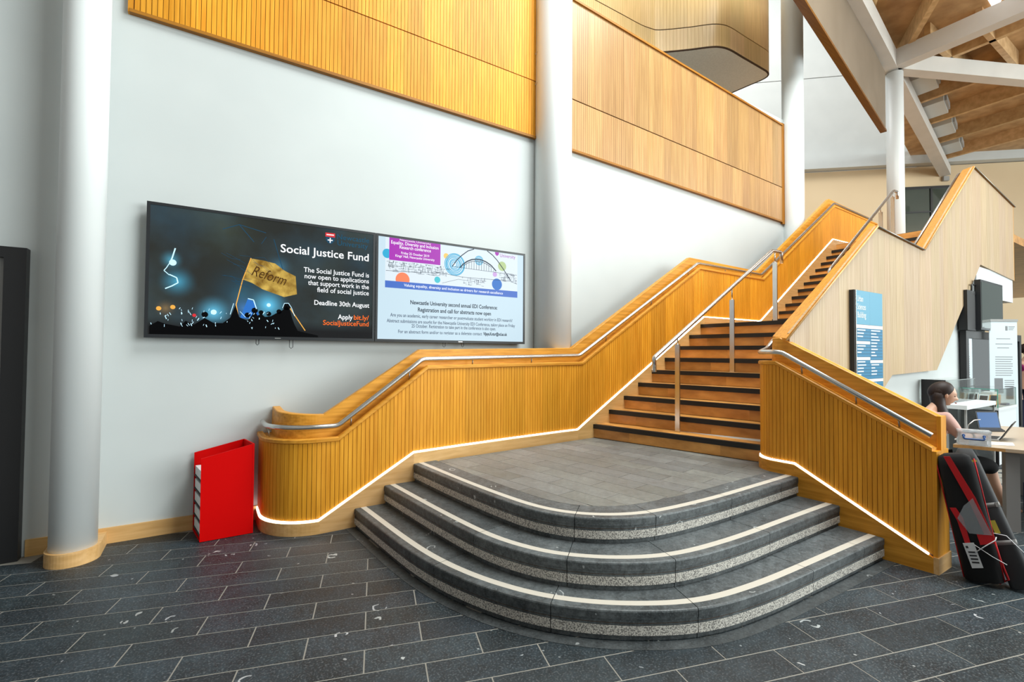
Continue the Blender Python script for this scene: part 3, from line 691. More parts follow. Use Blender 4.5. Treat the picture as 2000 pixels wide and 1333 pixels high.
MB().quadbox([(11.98, YO, 2.87), (12.0, YO, 2.87), (12.0, YI, 2.87), (11.98, YI, 2.87)], [(11.98, YO, 4.2), (12.0, YO, 4.2), (12.0, YI, 4.3), (11.98, YI, 4.3)]).build('end_board', 'oak_slat', bo)
r3 = MB().tube(bend([(8.2, 2.56, 2.99), (10.25, 2.56, 4.50), (11.5, 2.56, 4.45)], .04), .02, 10).build('handrail', 'stainless', bo)
for xq in (6.52, 6.66): pass
# white carcass below the stair
pl = [(4.7, 0), (10.6, 0), (10.6, 2.95), (10.074, 2.957), (8.141, 1.36), (6.706, 1.32), (4.72, .07)]
wu = struct(MB().quadbox([(a, 2.36, z) for a, z in pl], [(a, 2.45, z) for a, z in pl]).build('wall_understair', 'plaster'), 'white wall below the underside of the stair', 'wall')
struct(MB().box(9.95, 11.97, 2.30, 4.6, 2.48, 2.93).build('ceiling_soffit', 'white_gloss'), 'white boxed soffit under the upper landing edge', 'soffit')

# ================================================================== CENTRE HANDRAILS
cr1 = thing('centre_handrail', 'stainless steel centre handrail on the lower flight', 'handrail', (0, 0, 0), 'centre handrails')
YC = 3.55
MB().tube(bend([(4.125, YC, 1.345), (4.114, YC, 1.497), (6.49, YC, 2.965), (6.72, YC, 2.97), (6.73, YC, 2.815)], .03), .0235, 12).build('rail', 'stainless', cr1)
for xq, zb, zt in ((4.51, .655, 1.69), (5.56, .655+.1662*4, 2.27), (6.56, .655+.1662*8, 2.85)):
    MB().box(xq-.008, xq+.008, YC-.030, YC+.030, zb, zt-.04).build('post', 'stainless', cr1)
    zr = 1.497+(xq-4.114)*(2.965-1.497)/(6.49-4.114) if xq < 6.49 else 2.966
    MB().tube([(xq, YC, zt-.045), (xq, YC, zr)], .008, 8).build('post_pin', 'stainless', cr1)
cr2 = thing('centre_handrail', 'stainless steel centre handrail on the upper flight', 'handrail', (0, 0, 0), 'centre handrails')
MB().tube(bend([(8.10, YC, 2.74), (8.117, YC, 2.865), (10.59, YC, 4.57), (10.76, YC, 4.58), (10.76, YC, 4.45)], .03), .0235, 12).build('rail', 'stainless', cr2)
for xq, zb in ((8.55, 2.29), (10.02, 3.295), (10.55, 3.722)):
    zr = 2.865+(xq-8.117)*(4.57-2.865)/(10.59-8.117)
    MB().box(xq-.008, xq+.008, YC-.03, YC+.03, zb, zr-.10).build('post', 'stainless', cr2)
    MB().tube([(xq, YC, zr-.11), (xq, YC, zr)], .008, 8).build('post_pin', 'stainless', cr2)

# ================================================================== FLAT PRINT HELPERS
def emi(name, c, s=1.0, base=None, rough=.25):
    m = plain(name, base or tuple(v*.03 for v in c), rough, 0, c, s); m.node_tree.nodes['Principled BSDF'].inputs['Specular IOR Level'].default_value = .15; return m
def font_mesh(s, size, align='LEFT', bold=0.0, italic=0.0, spacing=1.0):
    cu = bpy.data.curves.new('lettering', 'FONT'); cu.body = s; cu.size = size; cu.align_x = align; cu.offset = bold; cu.shear = italic
    cu.space_character = spacing; cu.resolution_u = 3; cu.fill_mode = 'FRONT'
    ob = bpy.data.objects.new('lettering', cu); col.objects.link(ob)
    dg = bpy.context.evaluated_depsgraph_get(); me = bpy.data.meshes.new_from_object(ob.evaluated_get(dg))
    bpy.data.objects.remove(ob); bpy.data.curves.remove(cu); me.materials.clear(); return me
def letter(s, x, y, z, size, mat, par, align='LEFT', width=None, bold=0.0, italic=0.0, axis=Vector((1, 0, 0)), name='lettering', angle=0.0, vs=1.0):
    """lettering lying on a vertical face whose text direction is axis; x,y,z is the baseline anchor"""
    me = font_mesh(s, size, align, bold*size, italic)
    xs = [v.co.x for v in me.vertices]
    k = 1.0
    if width and xs: k = width/(max(xs)-min(xs))
    ca, sa = math.cos(angle), math.sin(angle)
    for v in me.vertices:
        a, b = v.co.x*k, v.co.y*vs; a, b = a*ca-b*sa, a*sa+b*ca
        v.co = (x+axis.x*a, y+axis.y*a, z+b)
    o = link(name, me, mat, par); o['kind'] = 'stuff'; return o
def face(pts, y, name, mat, par, th=.0006):
    """thin printed shape on a wall-parallel face; pts are (x, z)"""
    return MB().quadbox([(a, y, b) for a, b in pts], [(a, y+th, b) for a, b in pts]).build(name, mat, par)
def disc(cx, cz, r, n=20, rz=None): return [(cx+r*math.cos(2*math.pi*k/n), cz+(rz or r)*math.sin(2*math.pi*k/n)) for k in range(n)]
def line(mb, pts, y, wdt, th=.0005):
    for (a, b), (c, d) in zip(pts, pts[1:]):
        L = math.hypot(c-a, d-b) or 1; nx, nz = -(d-b)/L*wdt/2, (c-a)/L*wdt/2
        q = [(a-nx, b-nz), (c-nx, d-nz), (c+nx, d+nz), (a+nx, b+nz)]
        mb.quadbox([(p, y, r) for p, r in q], [(p, y+th, r) for p, r in q])
    return mb
WHITE = emi('screen_white', (.92, .95, .97), 1.0)
emi('screen_orange', (1.0, .16, .015), .95); emi('screen_blue_text', (.01, .09, .17), .9); emi('screen_gold', (.62, .38, .05), .8)
emi('screen_cyan', (.08, .42, .62), .9); emi('screen_glow', (.55, .85, 1.0), 1.1); emi('screen_dim_blue', (.015, .07, .13), .9); emi('screen_red', (.75, .04, .05), .9)
emi('screen_black', (.002, .002, .003), .5); emi('screen_brown', (.10, .045, .01), .7); emi('screen_amber', (.9, .45, .08), .9)
emi('slide_ground', (.53, .68, .77), 1.0); emi('slide_paper', (.66, .75, .81), 1.0); emi('slide_magenta', (.37, .03, .42), 1.0); emi('slide_blue', (.06, .15, .52), 1.0)
emi('slide_ink', (.012, .025, .05), 1.0); emi('slide_grey', (.10, .14, .20), 1.0); emi('slide_cyan', (.03, .38, .62), 1.0); emi('slide_teal', (.06, .50, .58), 1.0)
emi('slide_orange', (.90, .22, .10), 1.0); emi('slide_yellow', (.85, .55, .15), 1.0); emi('slide_green', (.42, .55, .25), 1.0); emi('slide_lilac', (.55, .35, .68), 1.0); emi('slide_mid_blue', (.03, .16, .52), 1.0)
def screen_picture(name):
    """night photograph ground: black with dim blue and olive haze"""
    m, nt, b = newmat(name)
    g = node(nt, 'ShaderNodeTexCoord'); n = node(nt, 'ShaderNodeTexNoise'); n.inputs['Scale'].default_value = 1.6; n.inputs['Detail'].default_value = 5
    nt.links.new(g.outputs['Object'], n.inputs['Vector'])
    rp = node(nt, 'ShaderNodeMapRange'); rp.inputs[1].default_value = .38; rp.inputs[2].default_value = .72; nt.links.new(n.outputs[0], rp.inputs[0])
    n2 = node(nt, 'ShaderNodeTexNoise'); n2.inputs['Scale'].default_value = 2.4; nt.links.new(g.outputs['Object'], n2.inputs['Vector'])
    c = mixc(nt, n2.outputs[0], (.05, .055, .03), (.012, .06, .11))
    o = mixc(nt, rp.outputs[0], (.016, .018, .014), c)
    for cx, cz, rad, gc in ((.041, 1.884, .17, (.10, .50, .75)), (.469, 1.971, .20, (.10, .55, .85)), (-.225, 2.13, .16, (.04, .30, .46)), (-.27, 2.31, .10, (.05, .28, .40)), (.25, 2.05, .36, (.0, .055, .10)), (.55, 2.33, .14, (.02, .13, .22)), (.27, 1.93, .14, (.02, .10, .30)), (.12, 2.62, .45, (.018, .024, .012)), (-.30, 1.90, .09, (.16, .09, .02))):
        vd = node(nt, 'ShaderNodeVectorMath', operation='DISTANCE'); nt.links.new(g.outputs['Object'], vd.inputs[0]); vd.inputs[1].default_value = (cx, 4.90, cz)
        fr = node(nt, 'ShaderNodeMapRange'); fr.inputs[1].default_value = rad; fr.inputs[2].default_value = 0.0; nt.links.new(vd.outputs['Value'], fr.inputs[0])
        o = mixc(nt, mathn(nt, 'POWER', fr.outputs[0], 2.2), o, gc, 'ADD')
    sz = node(nt, 'ShaderNodeSeparateXYZ'); nt.links.new(g.outputs['Object'], sz.inputs[0])
    lowd = node(nt, 'ShaderNodeMapRange'); lowd.inputs[1].default_value = 1.83; lowd.inputs[2].default_value = 1.74; nt.links.new(sz.outputs[2], lowd.inputs[0])
    nt.links.new(mixc(nt, lowd.outputs[0], o, (.004, .004, .004)), b.inputs['Emission Color']); b.inputs['Emission Strength'].default_value = 1.0
    b.inputs['Base Color'].default_value = (.004, .004, .005, 1); b.inputs['Roughness'].default_value = .10
screen_picture('night_picture')
gm = MAT['screen_gold'].node_tree; gb = gm.nodes['Principled BSDF']; gt = node(gm, 'ShaderNodeTexCoord'); gn = node(gm, 'ShaderNodeTexNoise'); gn.inputs['Scale'].default_value = 11; gn.inputs['Detail'].default_value = 5
gm.links.new(gt.outputs['Object'], gn.inputs['Vector']); gr = node(gm, 'ShaderNodeMapRange'); gr.inputs[1].default_value = .35; gr.inputs[2].default_value = .68; gm.links.new(gn.outputs[0], gr.inputs[0])
gm.links.new(mixc(gm, gr.outputs[0], (.22, .11, .015), (.80, .55, .12)), gb.inputs['Emission Color'])
# ================================================================== TWO SCREENS
def tv(x0, x1, label):
    t = thing('television', label, 'television', (0, 0, 0), 'wall screens')
    MB().box(x0+.25, x1-.25, 4.945, 4.985, 1.80, 2.60).build('wall_bracket', 'black_metal', t)
    MB().box(x0+.02, x1-.02, 4.912, 4.945, 1.675, 2.758).build('back_case', 'black_metal', t)
    z0, z1 = 1.652, 2.778
    for nm, b in (('bezel_bottom', (x0, x1, z0, z0+.028)), ('bezel_top', (x0, x1, z1-.024, z1)), ('bezel_side', (x0, x0+.024, z0+.028, z1-.024)), ('bezel_side', (x1-.024, x1, z0+.028, z1-.024))):
        MB().box(b[0], b[1], 4.892, 4.915, b[2], b[3]).build(nm, 'tv_case', t)
    MB().box((x0+x1)/2+.02, (x0+x1)/2+.07, 4.8905, 4.893, z0+.010, z0+.017).build('maker_badge', 'stainless', t)
    return t
t1 = tv(-.440, 1.447, 'large wall screen showing a night crowd with a gold flag')
pan = MB().box(-.416, 1.423, 4.900, 4.912, 1.680, 2.754).build('screen', 'night_picture', t1)
Y1, Y2, Y3 = 4.8992, 4.8984, 4.8976
letter('Social Justice Fund', 1.385, Y2, 2.475, .108, 'screen_white', pan, 'RIGHT', .82, .012)
for s, z, wd in (('The Social Justice Fund is', 2.308, .622), ('now open to applications', 2.248, .613), ('that support work in the', 2.187, .582), ('field of social justice', 2.124, .499)):
    letter(s, 1.387, Y2, z, .066, 'screen_white', pan, 'RIGHT', wd, .008)
letter('Deadline 30th August', 1.391, Y2, 1.998, .066, 'screen_white', pan, 'RIGHT', .529, .012)
letter('Apply', 1.225, Y2, 1.868, .068, 'screen_white', pan, 'RIGHT', .142, .012)
letter('bit.ly/', 1.388, Y2, 1.869, .068, 'screen_orange', pan, 'RIGHT', .150, .012)
letter('SocialJusticeFund', 1.391, Y2, 1.806, .068, 'screen_orange', pan, 'RIGHT', .442, .008)
letter('Newcastle', 1.060, Y2, 2.664, .074, 'screen_blue_text', pan, 'LEFT', .316)
letter('University', 1.065, Y2, 2.603, .074, 'screen_blue_text', pan, 'LEFT', .300)
face([(.955, 2.675), (1.045, 2.675), (1.045, 2.716), (.955, 2.714)], Y2, 'crest_top', 'screen_red', pan)
face([(.957, 2.675), (1.043, 2.675), (1.040, 2.640), (1.022, 2.615), (1.0, 2.606), (.978, 2.615), (.960, 2.640)], Y2, 'crest_field', 'screen_dim_blue', pan)
mb = MB(); line(mb, [(1.0, 2.617), (1.0, 2.666)], Y3, .010); line(mb, [(.976, 2.643), (1.024, 2.643)], Y3, .010); mb.build('crest_cross', 'screen_white', pan)
mb = MB(); line(mb, [(.965, 2.695), (1.035, 2.697)], Y3, .010); mb.build('crest_scroll', 'screen_white', pan)
mb = MB()
for a in ((.957, 2.638, .006),): pass
# flag and poles
face([(.319, 2.386), (.42, 2.378), (.516, 2.361), (.60, 2.300), (.693, 2.258), (.700, 2.17), (.707, 2.088), (.597, 2.054), (.50, 2.085), (.415, 2.114), (.33, 2.165), (.26, 2.189)], Y1, 'flag', 'screen_gold', pan)
letter('Reform', .315, Y2, 2.238, .135, 'screen_brown', pan, 'LEFT', .29, 0, .25, angle=-.26, name='flag_lettering')
mb = MB(); line(mb, [(.319, 2.39), (.255, 2.183), (.209, 1.961), (.231, 1.836), (.205, 1.76)], Y1, .008); line(mb, [(.642, 1.963), (.785, 1.744)], Y1, .008); mb.build('flag_pole', 'screen_amber', pan)
# burst of light, torches, crowd
mb = MB(); line(mb, [(.095, 2.622), (.222, 2.681), (.437, 2.636)], Y1, .006); line(mb, [(.222, 2.68), (.34, 2.54)], Y1, .006); line(mb, [(.502, 2.586), (.582, 2.308)], Y1, .006); line(mb, [(.40, 2.53), (.44, 2.60)], Y1, .004)
for k in range(16): a = R.uniform(.08, .35); z = R.uniform(2.10, 2.5); line(mb, [(a, z), (a+.08, z-R.uniform(-.01, .05)), (a+.15, z-R.uniform(.02, .10))], Y1, .0025)
mb.build('light_trail', 'screen_dim_blue', pan)['kind'] = 'stuff'
mb = MB(); line(mb, [(-.243, 2.41), (-.262, 2.33), (-.275, 2.287)], Y1, .010); line(mb, [(-.275, 2.29), (-.300, 2.24), (-.317, 2.215), (-.28, 2.18)], Y1, .006); line(mb, [(-.28, 2.185), (-.229, 2.162), (-.219, 2.12), (-.26, 2.09), (-.306, 2.064)], Y1, .009); mb.build('firework', 'screen_glow', pan)
face(disc(-.258, 2.287, .026, 14), Y2, 'firework_core', 'screen_glow', pan)
for cx, cz, r, mt in ((.041, 1.884, .022, 'screen_glow'), (.469, 1.971, .017, 'screen_glow'), (-.346, 1.896, .018, 'screen_amber'), (-.251, 1.912, .018, 'screen_amber'), (-.10, 1.85, .014, 'screen_red'), (.52, 1.86, .012, 'screen_red')):
    face(disc(cx, cz, r, 14), Y1 if r > .03 else Y2, 'stage_light', mt, pan)
face([(.24, 1.84), (.30, 2.02), (.36, 1.99), (.40, 1.84)], Y1, 'blue_backdrop', 'slide_mid_blue', pan)
mb = MB()
prof = [(-.405, 1.75), (-.35, 1.79), (-.30, 1.77), (-.20, 1.75), (-.16, 1.80), (-.10, 1.77), (-.024, 1.83), (.04, 1.79), (.109, 1.79), (.165, 1.84), (.204, 1.955), (.235, 1.85), (.30, 1.82), (.335, 1.87), (.356, 1.912), (.38, 1.87), (.408, 1.889), (.44, 1.86), (.49, 1.87), (.535, 1.90), (.556, 1.908), (.585, 1.93), (.62, 1.972), (.650, 1.93), (.668, 1.86), (.69, 1.80), (.72, 1.74), (.90, 1.70)]
for (a, b), (c, d) in zip(prof, prof[1:]): mb.quadbox([(a, Y3, 1.682), (c, Y3, 1.682), (c, Y3, d), (a, Y3, b)], [(a, Y3+.0004, 1.682), (c, Y3+.0004, 1.682), (c, Y3+.0004, d), (a, Y3+.0004, b)])
for cx, cz, r in ((.356, 1.915, .026), (.408, 1.90, .020), (.556, 1.915, .022), (.62, 1.965, .034), (.30, 1.87, .024), (-.024, 1.86, .025), (.47, 1.89, .022)): mb.quadbox([(a, Y3, b) for a, b in disc(cx, cz, r, 12)], [(a, Y3+.0004, b) for a, b in disc(cx, cz, r, 12)])
mb.build('crowd_silhouette', 'screen_black', pan)
mb = MB(); line(mb, [(.585, 1.95), (.600, 1.995), (.635, 1.998), (.66, 1.96), (.69, 1.88)], Y3-.0006, .005); line(mb, [(.165, 1.87), (.19, 1.97)], Y3-.0006, .005); line(mb, [(.30, 2.02), (.345, 2.01), (.37, 1.93)], Y3-.0006, .008); line(mb, [(.24, 1.90), (.285, 1.85)], Y3-.0006, .004)
for k in range(60): a = R.choice((R.uniform(-.40, -.10), R.uniform(-.2, .15), R.uniform(.3, .57))); z = R.uniform(1.74, 1.90); line(mb, [(a, z), (a+R.uniform(-.012, .014), z+R.uniform(.006, .022))], Y3-.0006, R.choice((.003, .004, .006)))
mb.build('rim_light', 'screen_glow', pan)['kind'] = 'stuff'
# ---- second screen
t2 = tv(1.453, 3.318, 'large wall screen showing a pale conference slide with a bridge drawing')
pn2 = MB().box(1.477, 3.294, 4.900, 4.912, 1.680, 2.754).build('screen', 'slide_ground', t2)
face([(1.553, 2.222), (3.208, 2.222), (3.208, 2.752), (1.553, 2.752)], 4.8996, 'picture_ground', 'slide_paper', pn2)
face([(1.553, 2.222), (3.208, 2.222), (3.208, 2.300), (1.553, 2.295)], Y2, 'blue_banner', 'slide_blue', pn2)
for cx, cz, r, mt in ((1.743, 2.318, .078, 'slide_orange'), (2.143, 2.352, .036, 'slide_teal'), (2.247, 2.630, .032, 'slide_yellow'), (2.986, 2.590, .058, 'slide_green'), (2.885, 2.482, .030, 'slide_lilac'), (2.915, 2.365, .070, 'slide_mid_blue'), (1.572, 2.58, .05, 'slide_cyan')):
    face(disc(cx, cz, r), Y1, 'dot', mt, pn2)
def ringp(mb, cx, cz, r, wd, y):
    P = disc(cx, cz, r, 28); line(mb, P+[P[0]], y, wd)
mb = MB()
for r in (.030, .048, .064, .080, .096, .112, .124): ringp(mb, 2.353+R.uniform(-.005, .005), 2.545, r, .009, Y2)
for r in (.012, .026, .040, .052): ringp(mb, 2.668, 2.625, r, .008, Y2)
mb.build('swirl', 'slide_cyan', pn2)['kind'] = 'stuff'
mb = MB()
arch = [(2.321, 2.517), (2.38, 2.60), (2.444, 2.661), (2.52, 2.72), (2.60, 2.752)]; line(mb, arch, Y3, .010)
line(mb, [(2.775, 2.752), (2.85, 2.71), (2.916, 2.653), (3.0, 2.56), (3.109, 2.426)], Y3, .010)
a2 = [(2.419, 2.515), (2.46, 2.56), (2.511, 2.597), (2.57, 2.625), (2.633, 2.637), (2.70, 2.635), (2.759, 2.620), (2.83, 2.585), (2.902, 2.522)]; line(mb, a2, Y3, .014); line(mb, [(p[0], p[1]-.022) for p in a2[1:-1]], Y3, .006)
for k in range(13): xx = 2.47+k*.033; line(mb, [(xx, 2.513), (xx, interp(xx, [p[0] for p in a2], [p[1]-.02 for p in a2]))], Y3, .004)
line(mb, [(2.35, 2.520), (3.20, 2.500)], Y3, .004); line(mb, [(2.10, 2.44), (2.45, 2.41), (3.1, 2.42), (3.2, 2.39)], Y3, .004); line(mb, [(2.2, 2.32), (2.40, 2.38), (2.62, 2.37)], Y3, .003); line(mb, [(1.56, 2.40), (1.9, 2.41), (2.15, 2.43)], Y3, .004)
for k in range(300):
    a = R.uniform(1.56, 2.25) if k < 190 else R.choice((R.uniform(2.45, 2.75), R.uniform(2.95, 3.19), R.uniform(3.0, 3.19))); z = R.uniform(2.395, 2.505) if k < 190 else R.uniform(2.32, 2.40) if a < 2.8 else R.uniform(2.40, 2.52)
    L = R.uniform(.015, .07)
    if R.random() < .5: line(mb, [(a, z), (min(a+L, 3.2), z-R.uniform(-.004, .004))], Y3, .0028)
    else: line(mb, [(a, z), (a, min(z+L*.6, 2.51))], Y3, .0028)
mb.build('city_drawing', 'slide_ink', pn2)['kind'] = 'stuff'
face([(1.593, 2.516), (2.176, 2.518), (2.176, 2.753), (1.593, 2.753)], Y3-.0004, 'title_box', 'slide_magenta', pn2)
YT = Y3-.0012
for s, z, wd, sz in (('Equality, Diversity and Inclusion', 2.690, .54, .050), ('Research conference', 2.648, .357, .050), ('Friday 25 October 2019', 2.592, .319, .036), ("Kings' Hall, Newcastle University", 2.556, .446, .036)):
    letter(s, 1.882, YT, z, sz, 'screen_white', pn2, 'CENTER', wd, .008)
letter('Newcastle University', 1.882, YT, 2.732, .030, 'screen_white', pn2, 'CENTER', .355)
letter('Valuing equality, diversity and inclusion as drivers for research excellence', 2.378, YT, 2.248, .042, 'screen_white', pn2, 'CENTER', 1.24, .008)
for s, z, wd, sz, mt, bo_ in (('Newcastle University second annual EDI Conference:', 2.062, 1.09, .062, 'slide_ink', .022), ('Registration and call for abstracts now open', 1.987, .916, .062, 'slide_ink', .022),
    ('Are you an academic, early career researcher or postgraduate student working in EDI research?', 1.920, 1.525, .052, 'slide_grey', .018), ('Abstract submissions are sought for the Newcastle University EDI Conference, taking place on Friday', 1.858, 1.60, .052, 'slide_grey', .018),
    ('25 October. Registration to take part in the conference is also open.', 1.811, 1.055, .052, 'slide_grey', .018)):
    letter(s, 2.376, Y2, z, sz, mt, pn2, 'CENTER', wd, bo_)
letter('For an abstract form and/or to register as a delegate contact', 1.698, Y2, 1.747, .050, 'slide_grey', pn2, 'LEFT', 1.015, .018)
letter('Vijaya.Kotur@ncl.ac.uk', 3.058, Y2, 1.749, .050, 'slide_ink', pn2, 'RIGHT', .330, .035)
letter('University', 2.952, Y2, 2.700, .062, 'slide_magenta', pn2, 'LEFT', .219)
face([(2.883, 2.752), (2.941, 2.752), (2.936, 2.725), (2.912, 2.706), (2.888, 2.725)], Y2, 'crest', 'slide_magenta', pn2)
# pull cords under the screens
for i, (xx, zt, zb, wd) in enumerate(((.383, 1.655, 1.600, .022), (.665, 1.655, 1.573, .030), (2.234, 1.655, 1.602, .028), (2.465, 1.655, 1.606, .026))):
    mb = MB().tube([(xx-wd/2, 4.905, zt), (xx-wd/2, 4.905, zb+.012), (xx, 4.905, zb), (xx+wd/2, 4.905, zb+.012), (xx+wd/2, 4.905, zt)], .0028, 6)
    mb.build('release_cord', 'black_metal', t1 if xx < 1.4 else t2)

# ================================================================== RED LEAFLET HOLDER
rh = thing('leaflet_holder', 'tall red leaflet holder with slanted top standing against the wall', 'holder', (.16, 4.75, 0))
def rp(x, y): return (x-.16, y-4.75)
def rpanel(pa, pb, za0, za1, zb0, zb1, th, nm):
    (ax, ay), (bx, by) = rp(*pa), rp(*pb); d = Vector((bx-ax, by-ay, 0)).normalized(); n_ = Vector((-d.y, d.x, 0))*th
    q = [(ax, ay), (bx, by), (bx+n_.x, by+n_.y), (ax+n_.x, ay+n_.y)]
    return MB().quadbox([(*q[0], za0), (*q[1], zb0), (*q[2], zb0), (*q[3], za0)], [(*q[0], za1), (*q[1], zb1), (*q[2], zb1), (*q[3], za1)]).build(nm, 'red_board', rh)
rpanel((-.026, 4.607), (.354, 4.612), .004, .672, .004, .758, .012, 'front_panel')
rpanel((-.078, 4.940), (.290, 4.945), .004, .668, .004, .750, .012, 'back_panel')
rpanel((.354, 4.612), (.302, 4.957), .004, .758, .004, .750, .012, 'side_panel')
MB().quadbox([(*rp(*p), 0) for p in ((-.024, 4.619), (.342, 4.624), (.290, 4.94), (-.076, 4.94))], [(*rp(*p), .014) for p in ((-.024, 4.619), (.342, 4.624), (.290, 4.94), (-.076, 4.94))]).build('base', 'red_board', rh)
for k, z in enumerate((.05, .16, .27, .38, .49)):
    tq_ = [rp(*p) for p in ((-.020, 4.63), (.15, 4.63), (.11, 4.93), (-.068, 4.93))]
    l = MB().quadbox([(*p, z) for p in tq_], [(*p, z+.07) for p in tq_]).build('leaflet_tray', 'white_paper', rh)
    tq_ = [rp(*p) for p in ((-.026, 4.62), (.15, 4.62), (.11, 4.938), (-.074, 4.938))]
    MB().quadbox([(*p, z-.014) for p in tq_], [(*p, z-.003) for p in tq_]).build('tray_lip', 'charcoal', l)

# ================================================================== BLUE DIRECTORY SIGN
sg = thing('directory_sign', 'tall blue building directory sign on the oak parapet', 'sign', (0, 0, 0))
emi('sign_dummy', (0, 0, 0), 0)
plain('sign_pale_blue', (.09, .33, .48), .4); plain('sign_blue', (.004, .18, .35), .4); plain('sign_white', (.78, .80, .80), .4)
SX0, SX1 = 5.655, 6.315
MB().box(SX0-.022, SX1, 2.235, 2.28, .95, 2.225).build('backboard', 'charcoal', sg)
MB().box(SX0, SX0+.012, 2.228, 2.236, .95, 2.225).build('edge_strip', 'stainless', sg)
YSG = 2.232
def srow(x0, x1, z0, z1, mt, nm='panel'): return MB().box(x0, x1, YSG, 2.236, z0+.0015, z1-.0015).build(nm, mt, sg)
XM = (SX0+SX1)/2+.01
srow(SX0+.012, XM, 1.865, 2.225, 'sign_pale_blue'); srow(XM+.001, SX1, 1.865, 2.225, 'sign_pale_blue')
srow(SX0+.012, SX1, 1.825, 1.865, 'sign_white', 'heading_bar')
for k, s in enumerate(('Urban', 'Sciences', 'Building')): letter(s, SX0+.04, YSG-.001, 2.108-k*.085, .088, 'sign_white', sg, 'LEFT', (.135, .20, .20)[k], .01)
def column_rows(x0, x1, heads, nrow, words):
    z = 1.825; h = .0335
    for k in range(nrow):
        hd_ = k in heads
        srow(x0, x1, z-h, z, 'sign_white' if hd_ else 'sign_blue', 'heading_bar' if hd_ else 'directory_row')
        if not hd_ and words.get(k): MB().box(x0+.025, x0+.025+words[k], YSG-.0008, YSG+.0002, z-h+.010, z-h+.022).build('name_line', 'sign_white', sg)
        z -= h
column_rows(SX0+.012, XM-.001, (4, 9, 16), 24, {0: .19, 1: .15, 2: .13, 5: .19, 6: .14, 7: .09, 10: .18, 11: .20, 12: .14, 13: .14, 14: .08, 15: .10, 18: .15})
column_rows(XM+.001, SX1, (10, 16), 24, {0: .23, 1: .13, 2: .18, 3: .21, 4: .15, 5: .13, 6: .16, 7: .09, 8: .13, 11: .19, 12: .09, 13: .14, 14: .13, 17: .12, 18: .15})

# ================================================================== PEOPLE
def skin_body(edges_pts, edges, radii, name, mat, parent=None, sub=2, extra=None):
    me = bpy.data.meshes.new(name); me.from_pydata([tuple(p) for p in edges_pts], edges, []); ob = bpy.data.objects.new(name, me); col.objects.link(ob)
    md = ob.modifiers.new('skin', 'SKIN'); md.use_smooth_shade = True
    for i, r in enumerate(radii):
        sv = me.skin_vertices[0].data[i]; sv.radius = r if isinstance(r, tuple) else (r, r); sv.use_root = (i == 0)
    s = ob.modifiers.new('sub', 'SUBSURF'); s.levels = sub; s.render_levels = sub
    dg = bpy.context.evaluated_depsgraph_get(); out = bpy.data.meshes.new_from_object(ob.evaluated_get(dg)); bpy.data.objects.remove(ob)
    for p in out.polygons: p.use_smooth = True
    if extra:
        b = bmesh.new(); b.from_mesh(out)
        for e in extra: b.from_mesh(e)
        b.to_mesh(out); b.free()
    out.materials.clear(); return link(name, out, mat, parent)
def head_mesh(c, F, rx=.072, ry=.092, rz=.112):
    """head with brow, nose, lips and chin, facing F"""
    F = Vector(F).normalized(); Sd = Vector((-F.y, F.x, 0)); Up = F.cross(Sd); vs = []; fs_ = []; n, mth = 36, 28
    for j in range(mth+1):
        t = -math.pi/2+math.pi*j/mth
        for k in range(n):
            a = 2*math.pi*k/n; x, y, z = math.cos(t)*math.cos(a), math.cos(t)*math.sin(a), math.sin(t)   # x forward
            px, py, pz_ = x*ry, y*rx, z*rz
            if z < 0: py *= 1-.28*(-z); px += .012*(-z) if x > 0 else .03*(-z)
            if x > .3:
                g = lambda cy, cz, sy, sz: math.exp(-((py-cy)/sy)**2-((pz_-cz)/sz)**2)
                px += .026*g(0, -.022, .013, .014)+.012*g(0, -.002, .010, .018)+.008*g(0, -.052, .020, .007)+.006*g(0, -.066, .018, .007)+.014*g(0, -.094, .022, .016)+.006*g(0, .030, .04, .014)
                px -= .009*g(.030, .008, .016, .012)+.009*g(-.030, .008, .016, .012)+.005*g(0, -.080, .02, .007)
            vs.append(Vector(c)+F*px+Sd*py+Up*pz_)
    for j in range(mth):
        for k in range(n): a = j*n+k; b_ = j*n+(k+1) % n; fs_.append((a, b_, b_+n, a+n))
    me = bpy.data.meshes.new('head'); me.from_pydata([tuple(v) for v in vs], [], fs_)
    for p in me.polygons: p.use_smooth = True
    return me
F = Vector((.84, -.54, 0)).normalized(); Sd = Vector((.54, .84, 0)).normalized(); UP = Vector((0, 0, 1))
wm = thing('person', 'seated woman with long brown hair and pink top typing at the desk', 'person', (0, 0, 0))
hc = Vector((6.118, 1.666, 1.166)); FH = (rw*.86-fw*.50).normalized(); SH_ = Vector((-FH.y, FH.x, 0)); Fh = (FH*.95-UP*.28).normalized()
shc = hc-F*.125-UP*.195; hip = shc-F*.05-UP*.46; neck = hc-F*.055-UP*.10
def limb(side):
    s = Sd*side
    return dict(sh=shc+s*.155-UP*.012, el=shc+s*.20+F*.10-UP*.20, wr=shc+s*.13+F*.27-UP*.19, ha=shc+s*.11+F*.33-UP*.195,
                hp=hip+s*.09+F*.02, kn=hip+s*.10+F*.50+UP*.00, an=hip+s*.09+F*.66-UP*.38, to=hip+s*.09+F*.82-UP*.455)
P_, E_, Rd = [], [], []
def addv(p, r, par=None):
    P_.append(p); Rd.append(r)
    if par is not None: E_.append((par, len(P_)-1))
    return len(P_)-1
i0 = addv(hip, (.13, .11)); i1 = addv(hip+UP*.18+F*.01, (.115, .09), i0); i2 = addv(shc-UP*.07, (.13, .095), i1); i3 = addv(shc+UP*.02, (.075, .065), i2); i4 = addv(neck, .048, i3); i5 = addv(hc-UP*.04-F*.02, .055, i4)
